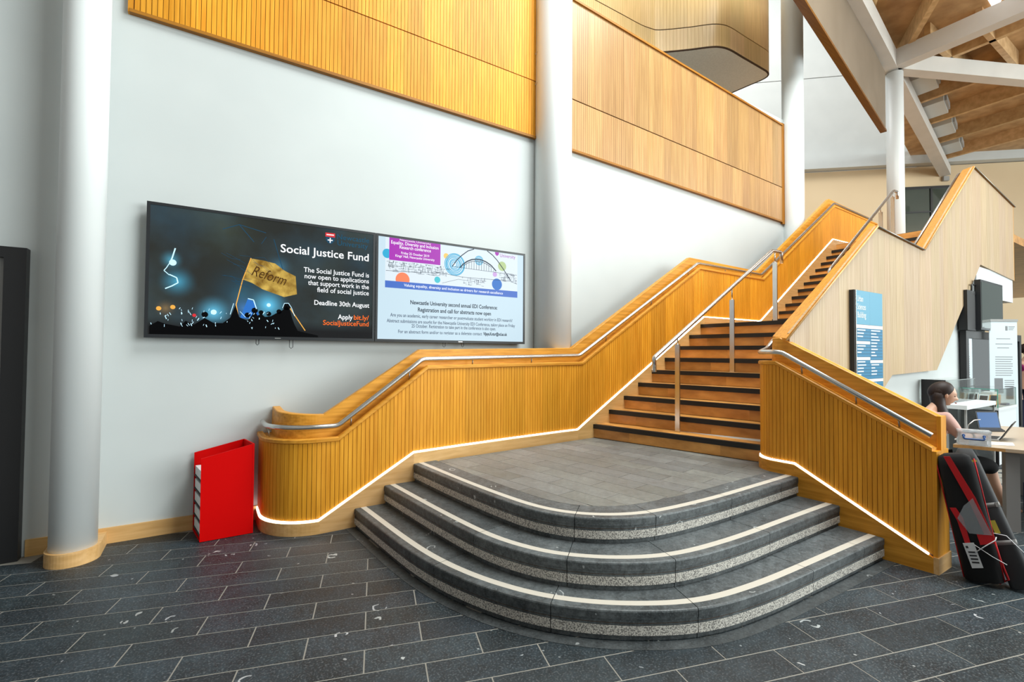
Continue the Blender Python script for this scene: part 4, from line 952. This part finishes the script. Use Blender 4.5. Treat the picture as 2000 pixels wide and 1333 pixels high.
for sd in (-1, 1):
    L = limb(sd); a = addv(L['sh'], .052, i2); a = addv(L['el'], .038, a); a = addv(L['wr'], .026, a); h0 = addv(L['ha'], (.034, .018), a)
    for q, (off, ln) in enumerate(((-.028, .060), (-.010, .072), (.010, .070), (.027, .058))):
        f1 = addv(L['ha']+F*.035+Sd*off, .0095, h0); f2 = addv(L['ha']+F*(.035+ln*.6)+Sd*off*1.1-UP*.006, .0085, f1); addv(L['ha']+F*(.035+ln)+Sd*off*1.1-UP*.024, .0075, f2)
    th_ = addv(L['ha']-Sd*sd*.038+F*.012-UP*.004, .010, h0); addv(L['ha']-Sd*sd*.050+F*.045-UP*.012, .008, th_)
    a = addv(L['hp'], .082, i0); a = addv(L['kn'], .058, a); a = addv(L['kn']*.55+L['an']*.45-F*.025, .052, a); a = addv(L['an'], .034, a); a = addv(L['an']+F*.03-UP*.05, (.038, .030), a); addv(L['to'], (.036, .020), a)
body = skin_body(P_, E_, Rd, 'body', 'skin', wm, 2, [head_mesh(hc, Fh)])
# clothes
P_, E_, Rd = [], [], []
i0 = addv(hip-UP*.01, (.142, .122)); i1 = addv(hip+UP*.18+F*.01, (.126, .100), i0); i2 = addv(shc-UP*.07, (.142, .105), i1); i3 = addv(shc+UP*.012, (.085, .070), i2)
for sd in (-1, 1):
    L = limb(sd); a = addv(L['sh'], .062, i2); a = addv(L['sh']*.45+L['el']*.55, .056, a); addv(L['sh']*.05+L['el']*.95, .050, a)
skin_body(P_, E_, Rd, 'blouse', 'blouse_pink', wm, 2)
P_, E_, Rd = [], [], []
i0 = addv(hip-UP*.01, (.150, .125))
for sd in (-1, 1):
    L = limb(sd); a = addv(L['hp'], .098, i0); a = addv(L['kn'], .078, a); addv(L['kn']*.75+L['an']*.25, .080, a)
skin_body(P_, E_, Rd, 'trousers', 'black_fabric', wm, 2)
# hair: cap and long fall over the near shoulder
hb = MB(); rot = Matrix((FH, SH_, UP)).transposed()
FT = (FH*.82+UP*.57).normalized(); UT = FT.cross(SH_)
hb.ell(hc-FH*.022+UP*.030, .108, .0875, .088, 22, 14, Matrix((FT, SH_, UT)).transposed())
hb.ell(hc-FH*.040+UP*.020, .070, .089, .080, 18, 12, rot)
fall = []
for dx, dz, a_, b_, sh_ in ((-.040, .030, .070, .0868, 0), (-.048, -.03, .062, .089, 0), (-.046, -.10, .056, .088, .015), (-.030, -.17, .052, .080, .045), (-.008, -.24, .044, .060, .080), (.012, -.32, .026, .034, .100)):
    c = hc+FH*dx+UP*dz-SH_*sh_; fall.append([c+FH*a_*math.cos(q)+SH_*b_*math.sin(q) for q in (2*math.pi*k/18 for k in range(18))])
hb.loft(fall, True, True, True); hb.build('hair', 'hair_brown', wm)
MB().ell(hc+FH*.006-SH_*.073-UP*.012, .014, .008, .024, 10, 8, rot).build('ear', 'skin', wm)
for sd in (-1, 1):
    MB().ell(hc+Fh*.081+SH_*sd*.030+UP*.004, .006, .013, .004, 8, 6, rot).build('eye', 'hair_brown', wm)
MB().ell(hc+Fh*.094-UP*.058, .007, .019, .006, 10, 6, rot).build('lips', 'lip', wm)
L = limb(-1); d = (L['wr']-L['el']).normalized()
MB().tube([L['wr']-d*.035, L['wr']-d*.005], .031, 14).build('watch', 'black_metal', wm)
MB().tube([shc+F*.10+UP*.02-Sd*.04, shc+F*.135-UP*.12-Sd*.02, shc+F*.14-UP*.22], .004, 6).build('lanyard', 'white_paper', wm)
# chair under her
ch = thing('chair', 'black chair under the seated woman', 'chair', (hip.x, hip.y, 0))
def cp_(a, s, z): v = F*a+Sd*s; return (v.x, v.y, z)
MB().quadbox([cp_(-.2, -.2, hip.z-.17), cp_(.24, -.2, hip.z-.17), cp_(.24, .2, hip.z-.17), cp_(-.2, .2, hip.z-.17)], [cp_(-.2, -.2, hip.z-.13), cp_(.24, -.2, hip.z-.13), cp_(.24, .2, hip.z-.13), cp_(-.2, .2, hip.z-.13)]).build('seat', 'black_fabric', ch)
MB().quadbox([cp_(-.22, -.19, hip.z+.02), cp_(-.19, -.19, hip.z+.02), cp_(-.19, .19, hip.z+.02), cp_(-.22, .19, hip.z+.02)], [cp_(-.27, -.19, hip.z+.34), cp_(-.24, -.19, hip.z+.34), cp_(-.24, .19, hip.z+.34), cp_(-.27, .19, hip.z+.34)]).build('backrest', 'black_fabric', ch)
for a, s in ((-.18, -.18), (-.18, .18), (.2, -.18), (.2, .18)):
    MB().tube([cp_(a, s, 0), cp_(a, s, hip.z-.165 if a > 0 else hip.z+.06)], .011, 8).build('leg', 'bracket_metal', ch)
# second visitor at the edge of the view
p2 = thing('person', 'standing person in a magenta top near the display cases at the picture edge', 'person', (0, 0, 0))
b0 = Vector((13.05, 2.34, 0)); F2v = Vector((-.6, -.8, 0)).normalized(); S2v = Vector((-F2v.y, F2v.x, 0))
P_, E_, Rd = [], [], []
i0 = addv(b0+UP*.92, (.15, .11)); i1 = addv(b0+UP*1.15, (.13, .10), i0); i2 = addv(b0+UP*1.36, (.15, .10), i1); i3 = addv(b0+UP*1.47, .06, i2); addv(b0+UP*1.56+F2v*.01, .05, i3)
for sd in (-1, 1):
    a = addv(b0+S2v*sd*.18+UP*1.40, .055, i2); a = addv(b0+S2v*sd*.23+UP*1.12, .042, a); a = addv(b0+S2v*sd*.22+F2v*.10+UP*.88, .028, a); h0 = addv(b0+S2v*sd*.22+F2v*.12+UP*.80, (.03, .018), a)
    for q in range(4): addv(b0+S2v*(sd*.22)+F2v*(.12+(q-1.5)*.018)+UP*.72, .009, h0)
    a = addv(b0+S2v*sd*.09+UP*.86, .085, i0); a = addv(b0+S2v*sd*.10+UP*.48, .06, a); a = addv(b0+S2v*sd*.10+UP*.08, .04, a); addv(b0+S2v*sd*.10+F2v*.14+UP*.03, (.04, .025), a)
skin_body(P_, E_, Rd, 'body', 'skin', p2, 1, [head_mesh(b0+UP*1.64+F2v*.02, F2v)])
P_, E_, Rd = [], [], []
i0 = addv(b0+UP*.90, (.17, .13)); i1 = addv(b0+UP*1.15, (.145, .115), i0); i2 = addv(b0+UP*1.37, (.165, .115), i1)
for sd in (-1, 1): a = addv(b0+S2v*sd*.18+UP*1.40, .066, i2); addv(b0+S2v*sd*.225+UP*1.15, .055, a)
skin_body(P_, E_, Rd, 'top', 'magenta', p2, 1)
P_, E_, Rd = [], [], []
i0 = addv(b0+UP*.90, (.165, .125))
for sd in (-1, 1): a = addv(b0+S2v*sd*.09+UP*.84, .098, i0); a = addv(b0+S2v*sd*.10+UP*.48, .075, a); addv(b0+S2v*sd*.10+UP*.08, .06, a)
skin_body(P_, E_, Rd, 'trousers', 'navy', p2, 1)
MB().ell(b0+UP*1.68-F2v*.005, .098, .10, .10, 16, 10).build('hair', 'hair_brown', p2)

# ================================================================== DESK AND THINGS ON IT
DZ = .73
dk = thing('desk', 'light oak topped desk with grey panel leg beyond the near balustrade', 'desk', (0, 0, 0))
dq = [(5.80, 1.518), (5.985, 1.02), (6.05, .85), (8.0, 1.15), (7.75, 1.66)]
plain('desk_top', (.50, .40, .30), .35)
MB().quadbox([(*p, DZ-.028) for p in dq], [(*p, DZ) for p in dq]).build('top', 'desk_top', dk)
MB().quadbox([(*p, DZ-.03) for p in ((5.799, 1.518), (6.05, .848), (6.062, .850), (5.811, 1.52))], [(*p, DZ-.001) for p in ((5.799, 1.518), (6.05, .848), (6.062, .850), (5.811, 1.52))]).build('edge_band', 'oak_plain', dk, (.8, .75, .7))
def panel(a, b, z0, z1, th, nm, mt, par):
    a = Vector(a); b = Vector(b); d = (b-a).normalized(); n_ = Vector((-d.y, d.x))*th; q = [a, b, b+n_, a+n_]
    return MB().quadbox([(p.x, p.y, z0) for p in q], [(p.x, p.y, z1) for p in q]).build(nm, mt, par)
panel((5.945, 1.205), (6.01, 1.13), 0, DZ-.03, .05, 'leg', 'grey_leg', dk)
panel((7.62, 1.45), (7.70, 1.22), 0, DZ-.03, .05, 'leg', 'grey_leg', dk)
# clear storage box with blue handle
bx = thing('storage_box', 'clear plastic storage box with blue handle on the desk corner', 'box', (0, 0, 0))
ba, bb_ = Vector((5.825, 1.487)), Vector((5.90, 1.285)); bd = (bb_-ba).normalized(); bn_ = Vector((-bd.y, bd.x)); bn_ = bn_ if bn_.x > 0 else -bn_
q = [ba, bb_, bb_+bn_*.12, ba+bn_*.12]; zt = DZ+.135
for k in range(4):
    a, b = q[k], q[(k+1) % 4]; i_ = ((q[0]+q[2])/2); n_ = (i_-(a+b)/2).normalized()*.004; w4 = [a, b, b+n_, a+n_]
    MB().quadbox([(p.x, p.y, DZ+.004) for p in w4], [(p.x, p.y, zt-.015) for p in w4]).build('wall', 'plastic_clear', bx)
MB().quadbox([(p.x, p.y, DZ+.001) for p in q], [(p.x, p.y, DZ+.005) for p in q]).build('base', 'plastic_clear', bx)
ce = (q[0]+q[2])/2; ql = [ce+(p-ce)*1.05 for p in q]
MB().quadbox([(p.x, p.y, zt-.015) for p in ql], [(p.x, p.y, zt) for p in ql]).build('lid', 'plastic_clear', bx)
h0, h1 = ba+bd*.035-bn_*.008, bb_-bd*.045-bn_*.008
hd = MB().tube(bend([(h0.x, h0.y, zt-.045), (h0.x-.012, h0.y-.004, zt-.075), (h1.x-.012, h1.y-.004, zt-.075), (h1.x, h1.y, zt-.045)], .02), .008, 8).build('handle', 'plastic_blue', bx)
for p in (h0, h1): MB().ell((p.x, p.y, zt-.047), .008, .012, .013, 10, 6).build('clip', 'plastic_blue', hd)
panel((5.90, 1.43), (5.94, 1.32), DZ+.006, DZ+.05, .04, 'contents', 'white_paper', bx)
# laptop with blue screen
emi('laptop_blue', (.10, .20, .42), .9)
lp = thing('laptop', 'open laptop with glowing blue screen facing the stair', 'laptop', (0, 0, 0))
s0, s1, up1 = Vector((7.20, 1.665)), Vector((7.40, 1.530)), Vector((.10, .05))
def lid(par, s0, s1, tilt, z0, h, nm, mt, inset, off):
    d = (s1-s0).normalized(); n_ = Vector((d.y, -d.x)); n_ = n_ if n_.dot(Vector((s0.x, s0.y))) < 0 else -n_
    a, b = s0+d*inset+n_*off, s1-d*inset+n_*off; zz0, zz1 = z0+inset*.8, z0+h-inset*.8; ta, tb = tilt*(inset*.8/h), tilt*(1-inset*.8/h)
    t = n_*-.008
    lo_ = [(a.x+ta.x, a.y+ta.y, zz0), (b.x+ta.x, b.y+ta.y, zz0), (b.x+ta.x+t.x, b.y+ta.y+t.y, zz0), (a.x+ta.x+t.x, a.y+ta.y+t.y, zz0)]
    hi_ = [(a.x+tb.x, a.y+tb.y, zz1), (b.x+tb.x, b.y+tb.y, zz1), (b.x+tb.x+t.x, b.y+tb.y+t.y, zz1), (a.x+tb.x+t.x, a.y+tb.y+t.y, zz1)]
    return MB().quadbox(lo_, hi_).build(nm, mt, par)
lid(lp, s0, s1, up1, DZ+.012, .175, 'lid', 'black_metal', 0, 0)
lid(lp, s0, s1, up1, DZ+.012, .175, 'display', 'laptop_blue', .012, .003)
bq = [s0, s1, s1-Vector((.19, .07)), s0-Vector((.19, .07))]
MB().quadbox([(p.x, p.y, DZ+.001) for p in bq], [(p.x, p.y, DZ+.014) for p in bq]).build('base', 'charcoal', lp)
l2 = thing('laptop', 'silver laptop seen from the side beside the clear box', 'laptop', (0, 0, 0))
bq = [Vector((6.30, 1.47)), Vector((6.36, 1.335)), Vector((6.66, 1.37)), Vector((6.60, 1.50))]
MB().quadbox([(p.x, p.y, DZ+.001) for p in bq], [(p.x, p.y, DZ+.016) for p in bq]).build('base', 'concrete_grey', l2)
kq = [(bq[0]+bq[2])/2+(p-(bq[0]+bq[2])/2)*.8 for p in bq]
MB().quadbox([(p.x, p.y, DZ+.016) for p in kq], [(p.x, p.y, DZ+.018) for p in kq]).build('keyboard', 'charcoal', l2)
MB().quadbox([(6.36, 1.335, DZ+.012), (6.66, 1.37, DZ+.012), (6.66, 1.36, DZ+.012), (6.36, 1.325, DZ+.012)], [(6.44, 1.26, DZ+.17), (6.74, 1.295, DZ+.17), (6.74, 1.285, DZ+.17), (6.44, 1.25, DZ+.17)]).build('lid', 'black_metal', l2)
o = MB().quadbox([(6.02, 1.36, DZ+.001), (6.17, 1.19, DZ+.001), (6.36, 1.24, DZ+.001), (6.22, 1.40, DZ+.001)], [(6.02, 1.36, DZ+.003), (6.17, 1.19, DZ+.003), (6.36, 1.24, DZ+.003), (6.22, 1.40, DZ+.003)]).build('paper_sheet', 'white_paper'); tag(o, 'white paper sheet lying on the desk behind the clear box', 'paper')
# tray of small glasses
ty = thing('tray', 'dark tray on the desk under the glasses', 'tray', (0, 0, 0))
tq = [(6.62, 1.13), (6.86, .95), (7.25, 1.03), (7.02, 1.22)]
MB().quadbox([(*p, DZ+.001) for p in tq], [(*p, DZ+.008) for p in tq]).build('plate', 'charcoal', ty)
MB().loft([[(*p, DZ+.008), (*p, DZ+.016), (p[0]*.997+.003*6.93, p[1]*.997+.003*1.08, DZ+.016)] for p in tq+[tq[0]]], False).build('rim', 'charcoal', ty)
plain('glass_jar', (.75, .82, .86), .05, 0, None, 0, .7, 1.3)
for i in range(3):
    for j in range(3):
        c = Vector((6.74+.13*i+.065*j, 1.115+.018*i-.062*j, 0))
        g = thing('drinking_glass', ['short clear tumbler in the front row of the desk tray', 'short clear tumbler in the middle row of the desk tray', 'short clear tumbler in the back row of the desk tray'][i], 'glass', (c.x, c.y, DZ+.009), 'tumblers on the desk tray')
        MB().lathe((0, 0, 0), [(.024, 0), (.027, .03), (.029, .085), (.026, .085), (.024, .012)], 14).build('cup', 'glass_jar', g)
        MB().lathe((0, 0, .085), [(.029, 0), (.030, .010), (.018, .016)], 12).build('rim_cover', 'stainless', g)
o = MB().tube([(6.60, 1.62, DZ+.0), (6.62, 1.61, DZ+.10), (6.68, 1.58, DZ+.15), (6.75, 1.55, DZ+.155)], .005, 6)
o = o.build('desk_microphone', 'stainless'); tag(o, 'thin bent microphone stalk rising from the desk', 'microphone')
o = MB().box(6.10, 6.19, 1.52, 1.585, DZ+.0, DZ+.012).build('notebook', 'white_gloss'); tag(o, 'small white notebook at the desk edge by her arm', 'notebook')

# ================================================================== BAGS AGAINST THE BALUSTRADE END
def bag_frame(b, t):
    b = Vector(b); t = Vector(t); a = (t-b).normalized(); toc = (Vector((0, 0, 1.0))-b); toc = (toc-a*toc.dot(a)).normalized(); s = toc.cross(a).normalized()
    if s.dot(rw) < 0: s = -s
    return b, t, a, s, toc
def sup(c, s, toc, hw, ht, n=20, e=.6):
    L = []
    for k in range(n):
        q = 2*math.pi*k/n; cx_, sx_ = math.cos(q), math.sin(q)
        L.append(c+s*hw*math.copysign(abs(cx_)**e, cx_)+toc*ht*math.copysign(abs(sx_)**e, sx_))
    return L
def bag(b, t, prof, name, mat, par):
    b, t, a, s, toc = bag_frame(b, t); H = (t-b).length
    return MB().loft([sup(b+a*H*h, s, toc, hw, ht) for h, hw, ht in prof], True, True, True).build(name, mat, par)
def decal(fr, H, pts, out, th, name, mat, par):
    b, t, a, s, toc = fr
    q = [b+a*H*h+s*l+toc*out for h, l in pts]
    return MB().quadbox([p for p in q], [p+toc*th for p in q]).build(name, mat, par)
B1b, B1t = (4.475, 1.02, .02), (4.420, 1.158, .86)
g1 = thing('banner_bag', 'black carry bag with red straps and white tag leaning on the balustrade end', 'bag', (0, 0, 0))
fr1 = bag_frame(B1b, B1t); H1 = (fr1[1]-fr1[0]).length
bag(B1b, B1t, ((0, .08, .05), (.01, .098, .062), (.45, .102, .066), (.9, .092, .060), (.975, .084, .054), (1, .05, .03)), 'body', 'black_fabric', g1)
mb = MB()
for sd in (-1, 1): mb.tube([fr1[0]+fr1[2]*H1*h+fr1[3]*sd*(.100)+fr1[4]*.022 for h in (.02, .25, .5, .75, .96)], .004, 6)
mb.build('piping', 'red_strap', g1)
st1 = decal(fr1, H1, ((.99, -.052), (.99, -.018), (.66, .060), (.38, .098), (.36, .060), (.62, .024)), .066, .004, 'strap', 'red_strap', g1)
decal(fr1, H1, ((.58, -.085), (.58, -.052), (.50, -.028), (.30, -.022), (.30, -.050), (.48, -.062)), .066, .004, 'strap', 'red_strap', g1)
decal(fr1, H1, ((.38, .02), (.38, .10), (.32, .098), (.30, .025)), .068, .004, 'strap', 'red_strap', g1)
tg = decal(fr1, H1, ((.305, -.062), (.315, -.005), (.125, .012), (.115, -.045)), .071, .002, 'tag', 'tag_white', g1)
decal(fr1, H1, ((.285, -.052), (.287, -.040), (.270, -.038), (.268, -.050)), .0735, .001, 'tag_print', 'charcoal', tg)
for k in range(4): decal(fr1, H1, ((.245-.026*k, -.045+.002*k), (.247-.026*k, -.008+.002*k), (.235-.026*k, -.007+.002*k), (.233-.026*k, -.044+.002*k)), .0735, .001, 'tag_print', 'charcoal', tg)
decal(fr1, H1, ((.60, -.01), (.66, .045), (.38, .095), (.385, -.015), (.50, -.058)), .0715, .002, 'film_pouch', 'film', g1)
b, t, a, s, toc = fr1
pt = lambda h, l, o: b+a*H1*h+s*l+toc*o
MB().tube([pt(.24, -.01, .074), pt(.30, .05, .082), pt(.345, .105, .072), pt(.365, .112, .06)], .0028, 6).build('cable_tie', 'white_paper', g1)
MB().tube([pt(.30, -.005, .074), pt(.22, .07, .08), pt(.16, .13, .06)], .0022, 6).build('cable_tie', 'white_paper', g1)
MB().tube([pt(.33, .10, .07), pt(.20, .105, .06), pt(.05, .12, .06), Vector((4.60, .945, .012)), Vector((4.525, .955, .010))], .005, 6).build('loose_cord', 'red_strap', g1)
g2 = thing('banner_tube', 'long black tube bag with grey tape bands leaning beside the red strapped bag', 'bag', (0, 0, 0))
B2b, B2t = (4.545, .845, .02), (4.60, 1.128, .79)
fr2 = bag_frame(B2b, B2t); H2 = (fr2[1]-fr2[0]).length
bag(B2b, B2t, ((0, .055, .05), (.01, .066, .058), (.6, .066, .058), (.97, .064, .056), (1, .06, .05)), 'body', 'charcoal', g2)
for h in (.62, .33):
    b, t, a, s, toc = fr2
    MB().loft([sup(b+a*H2*q, s, toc, .0675, .0595) for q in (h, h+.035)], True, True, True).build('tape_band', 'grey_leg', g2)
    decal(fr2, H2, ((h, .045), (h+.035, .045), (h+.035, .062), (h, .062)), .052, .006, 'tape_clip', 'concrete_grey', g2)
decal(fr2, H2, ((.42, -.02), (.52, -.02), (.52, .008), (.42, .008)), .0585, .0015, 'label', 'yellow_label', g2)
decal(fr2, H2, ((.985, -.01), (1.005, -.01), (1.005, .05), (.985, .05)), .045, .006, 'zip_end', 'yellow_label', g2)
b, t, a, s, toc = fr2
MB().tube([b+a*H2*.44-s*.07+toc*.05, b+a*H2*.40+s*.03+toc*.075, b+a*H2*.2+s*.10+toc*.05], .0026, 6).build('cable_tie', 'white_paper', g2)
g3 = thing('banner_bag', 'plain dark bag tucked behind the red strapped bag', 'bag', (0, 0, 0))
bag((4.72, 1.10, .02), (4.72, 1.17, .86), ((0, .06, .05), (.02, .075, .055), (.9, .072, .052), (1, .04, .03)), 'body', 'charcoal', g3)
fr3 = bag_frame((4.72, 1.10, .02), (4.72, 1.17, .86)); decal(fr3, .84, ((.9, -.05), (.9, .05), (.88, .05), (.88, -.05)), .053, .004, 'seam', 'black_fabric', g3)

# ================================================================== EXHIBITION FURNITURE BEYOND THE DESK
ca = thing('display_case', 'glass topped display case with dark front and white side', 'display case', (0, 0, 0), 'display cases')
MB().box(9.08, 9.95, 1.90, 2.26, .06, .80).build('cabinet', 'white_gloss', ca)
MB().box(9.06, 9.08, 1.90, 2.26, .04, .80).build('front_panel', 'black_metal', ca)
MB().box(9.10, 9.93, 1.92, 2.24, 0, .06).build('plinth', 'charcoal', ca)
MB().box(9.05, 9.97, 1.89, 2.27, .80, .832).build('deck', 'white_gloss', ca)
for bx_ in ((9.06, 9.066, 1.90, 2.26), (9.954, 9.96, 1.90, 2.26), (9.066, 9.954, 1.90, 1.906), (9.066, 9.954, 2.254, 2.26)):
    MB().box(bx_[0], bx_[1], bx_[2], bx_[3], .832, 1.08).build('glass_side', 'glass_clear', ca)
MB().box(9.06, 9.96, 1.90, 2.26, 1.08, 1.087).build('glass_lid', 'glass_clear', ca)
for x_, y_ in ((9.06, 1.90), (9.952, 1.90)): MB().box(x_-.001, x_+.009, y_-.001, y_+.008, .832, 1.088).build('glass_corner', 'glass_edge', ca)
MB().box(9.055, 9.06, 1.90, 2.26, 1.079, 1.088).build('glass_rim', 'glass_edge', ca)
def item(name, lab, cat, bx6, mat, tilt=0, group=None, color=None):
    x0, x1, y0, y1, z0, z1 = bx6
    o = MB().quadbox([(x0, y0, z0), (x0+.02, y0, z0), (x0+.02, y1, z0), (x0, y1, z0)] if tilt else [(x0, y0, z0), (x1, y0, z0), (x1, y1, z0), (x0, y1, z0)],
                     [(x1-.02, y0, z1), (x1, y0, z1), (x1, y1, z1), (x1-.02, y1, z1)] if tilt else [(x0, y0, z1), (x1, y0, z1), (x1, y1, z1), (x0, y1, z1)]).build(name, mat, None, color)
    tag(o, lab, cat, group); return o
plain('dark_photo', (.045, .022, .014), .3); plain('photo_grey', (.16, .17, .18), .5)
def board(lab, x0, y0, y1, z0, z1, par_mat, inner, group='exhibit boards in the glass case'):
    t = thing('exhibit_board', lab, 'exhibit', (0, 0, 0), group)
    MB().quadbox([(x0, y0, z0), (x0+.01, y0, z0), (x0+.01, y1, z0), (x0, y1, z0)], [(x0+.10, y0, z1), (x0+.11, y0, z1), (x0+.11, y1, z1), (x0+.10, y1, z1)]).build('mount', par_mat, t)
    k = .012; f_ = lambda z: x0+.10*(z-z0)/(z1-z0)-.003
    za, zb = z0+k*1.5, z1-k*1.5
    MB().quadbox([(f_(za), y0+k, za), (f_(za)+.002, y0+k, za), (f_(za)+.002, y1-k, za), (f_(za), y1-k, za)], [(f_(zb), y0+k, zb), (f_(zb)+.002, y0+k, zb), (f_(zb)+.002, y1-k, zb), (f_(zb), y1-k, zb)]).build('print', inner, t)
board('dark photograph board with pale edge leaning in the glass case', 9.13, 2.13, 2.24, .833, 1.02, 'white_paper', 'dark_photo')
board('second dark photograph board beside the first in the glass case', 9.13, 2.02, 2.125, .833, 1.0, 'white_paper', 'dark_photo')
board('black board nearest the glass corner in the case', 9.15, 1.945, 2.01, .833, .99, 'black_metal', 'black_fabric')
item('wooden_box', 'small orange wooden box at the back of the glass case', 'box', (9.45, 9.75, 2.02, 2.20, .833, .98), 'oak_plain', 0, None, (1.2, 1.05, .8))
item('open_book', 'pale open book resting on the wooden box', 'book', (9.47, 9.70, 2.04, 2.16, .981, 1.02), 'white_paper')
item('blue_booklet', 'blue booklet lying near the case end', 'booklet', (9.62, 9.80, 1.94, 2.0, .833, .86), 'plastic_blue')
item('paper_exhibit', 'white paper exhibit flat on the case deck', 'paper', (9.30, 9.60, 1.93, 2.0, .833, .838), 'white_paper')
cb = thing('display_case', 'low glass cabinet with white rail and black end behind the seated woman', 'display case', (0, 0, 0), 'display cases')
MB().box(7.80, 8.95, 1.92, 2.33, 0, .10).build('plinth', 'charcoal', cb)
MB().box(7.83, 8.93, 2.28, 2.33, .10, .88).build('back_panel', 'black_metal', cb)
MB().box(7.83, 8.93, 1.95, 2.28, .10, .13).build('floor_panel', 'charcoal', cb)
for b_ in ((7.80, 7.806, 1.92, 2.33), (7.806, 8.95, 1.92, 1.926)): MB().box(*b_, .10, .88).build('glass_side', 'glass_clear', cb)
for x_, y_ in ((7.79, 1.91), (7.79, 2.08), (8.93, 1.91)): MB().box(x_, x_+.02, y_, y_+.02, .10, .89).build('corner_post', 'concrete_grey', cb)
MB().box(7.77, 8.97, 1.90, 2.10, .885, .935).build('white_rail', 'white_gloss', cb)
MB().box(7.78, 7.80, 2.10, 2.34, .60, 1.235).build('end_panel', 'black_metal', cb)
for b_ in ((7.80, 8.95, 2.10, 2.106, .935, 1.225), (7.80, 8.95, 2.10, 2.34, 1.225, 1.232)): MB().box(*b_).build('glass_side', 'glass_clear', cb)
MB().box(7.80, 8.95, 2.11, 2.33, .885, .93).build('shelf', 'charcoal', cb)
# black framed mirror panel
fm = thing('framed_mirror', 'large black framed glossy panel standing behind the roll-up banner', 'mirror', (0, 0, 0))
plain('mirror', (.75, .78, .80), .03, 1)
for b_ in ((9.30, 9.42, .0, 1.91), (12.2, 12.32, .0, 1.91), (9.42, 12.2, 1.80, 1.91), (9.42, 12.2, .0, .30)): MB().box(b_[0], b_[1], 2.27, 2.34, b_[2], b_[3]).build('frame_member', 'black_metal', fm)
MB().box(9.42, 12.2, 2.30, 2.32, .30, 1.80).build('panel', 'mirror', fm)
# big display on black post
dt = thing('television', 'tall black display screen mounted high below the white soffit', 'television', (0, 0, 0))
MB().box(9.66, 10.80, 2.19, 2.26, 1.93, 2.68).build('case', 'tv_case', dt)
MB().box(9.69, 10.77, 2.186, 2.191, 1.96, 2.65).build('screen', 'window_dark', dt)
MB().box(9.25, 9.62, 2.24, 2.34, 1.915, 2.50).build('mount_post', 'black_metal', dt)
MB().tube(bend([(9.66, 2.25, 2.60), (9.50, 2.25, 2.60), (9.50, 2.25, 2.46), (9.66, 2.25, 2.46)], .03), .012, 8).build('cable', 'black_metal', dt)
# roll-up banner
rb = thing('rollup_banner', 'white roll-up banner with grey text and two small photographs', 'banner', (0, 0, 0))
pa, pb = Vector((10.10, 2.205)), Vector((10.47, 1.975)); pd = (pb-pa); pl_ = pd.length; pd = pd.normalized(); pn_ = Vector((pd.y, -pd.x)); pn_ = pn_ if pn_.x < 0 else -pn_
plain('banner_white', (.60, .68, .72), .5)
def bq_(u0, u1, z0, z1, o0, o1, nm, mt, par=rb):
    a, b = pa+pd*u0*pl_, pa+pd*u1*pl_; q = [a+pn_*o0, b+pn_*o0, b+pn_*o1, a+pn_*o1]
    return MB().quadbox([(p.x, p.y, z0) for p in q], [(p.x, p.y, z1) for p in q]).build(nm, mt, par)
sh = bq_(0, 1, .06, 2.09, 0, .004, 'sheet', 'banner_white'); bq_(-.02, 1.02, 2.07, 2.105, -.01, .012, 'top_rail', 'concrete_grey'); bq_(-.03, 1.03, 0, .07, -.06, .06, 'base', 'concrete_grey')
for z, u0, u1 in ((1.80, .25, .75), (1.72, .22, .82), (1.66, .28, .70))+tuple((1.52-.035*k, .2, .82-.05*(k % 3 == 2)) for k in range(9))+tuple((1.16-.03*k, .52, .86) for k in range(4)): bq_(u0, u1, z, z+.010, .004, .0046, 'text_line', 'photo_grey', sh)
bq_(.16, .46, .97, 1.20, .004, .0048, 'photograph', 'photo_grey', sh); bq_(.55, .82, .88, 1.08, .004, .0048, 'photograph', 'charcoal', sh)
bq_(.58, .66, 1.93, 2.0, .004, .0048, 'crest', 'photo_grey', sh)
for k in range(3): bq_(.69, .92-.03*k, 1.985-.022*k, 1.995-.022*k, .004, .0048, 'crest_text', 'photo_grey', sh)
# dark crate and cloth under the desk
o = MB().quadbox([(6.62, .98, 0), (7.02, .90, 0), (7.20, 1.18, 0), (6.80, 1.26, 0)], [(6.62, .98, .30), (7.02, .90, .30), (7.20, 1.18, .30), (6.80, 1.26, .30)]).build('storage_crate', 'navy'); tag(o, 'dark navy crate on the floor under the desk', 'crate')
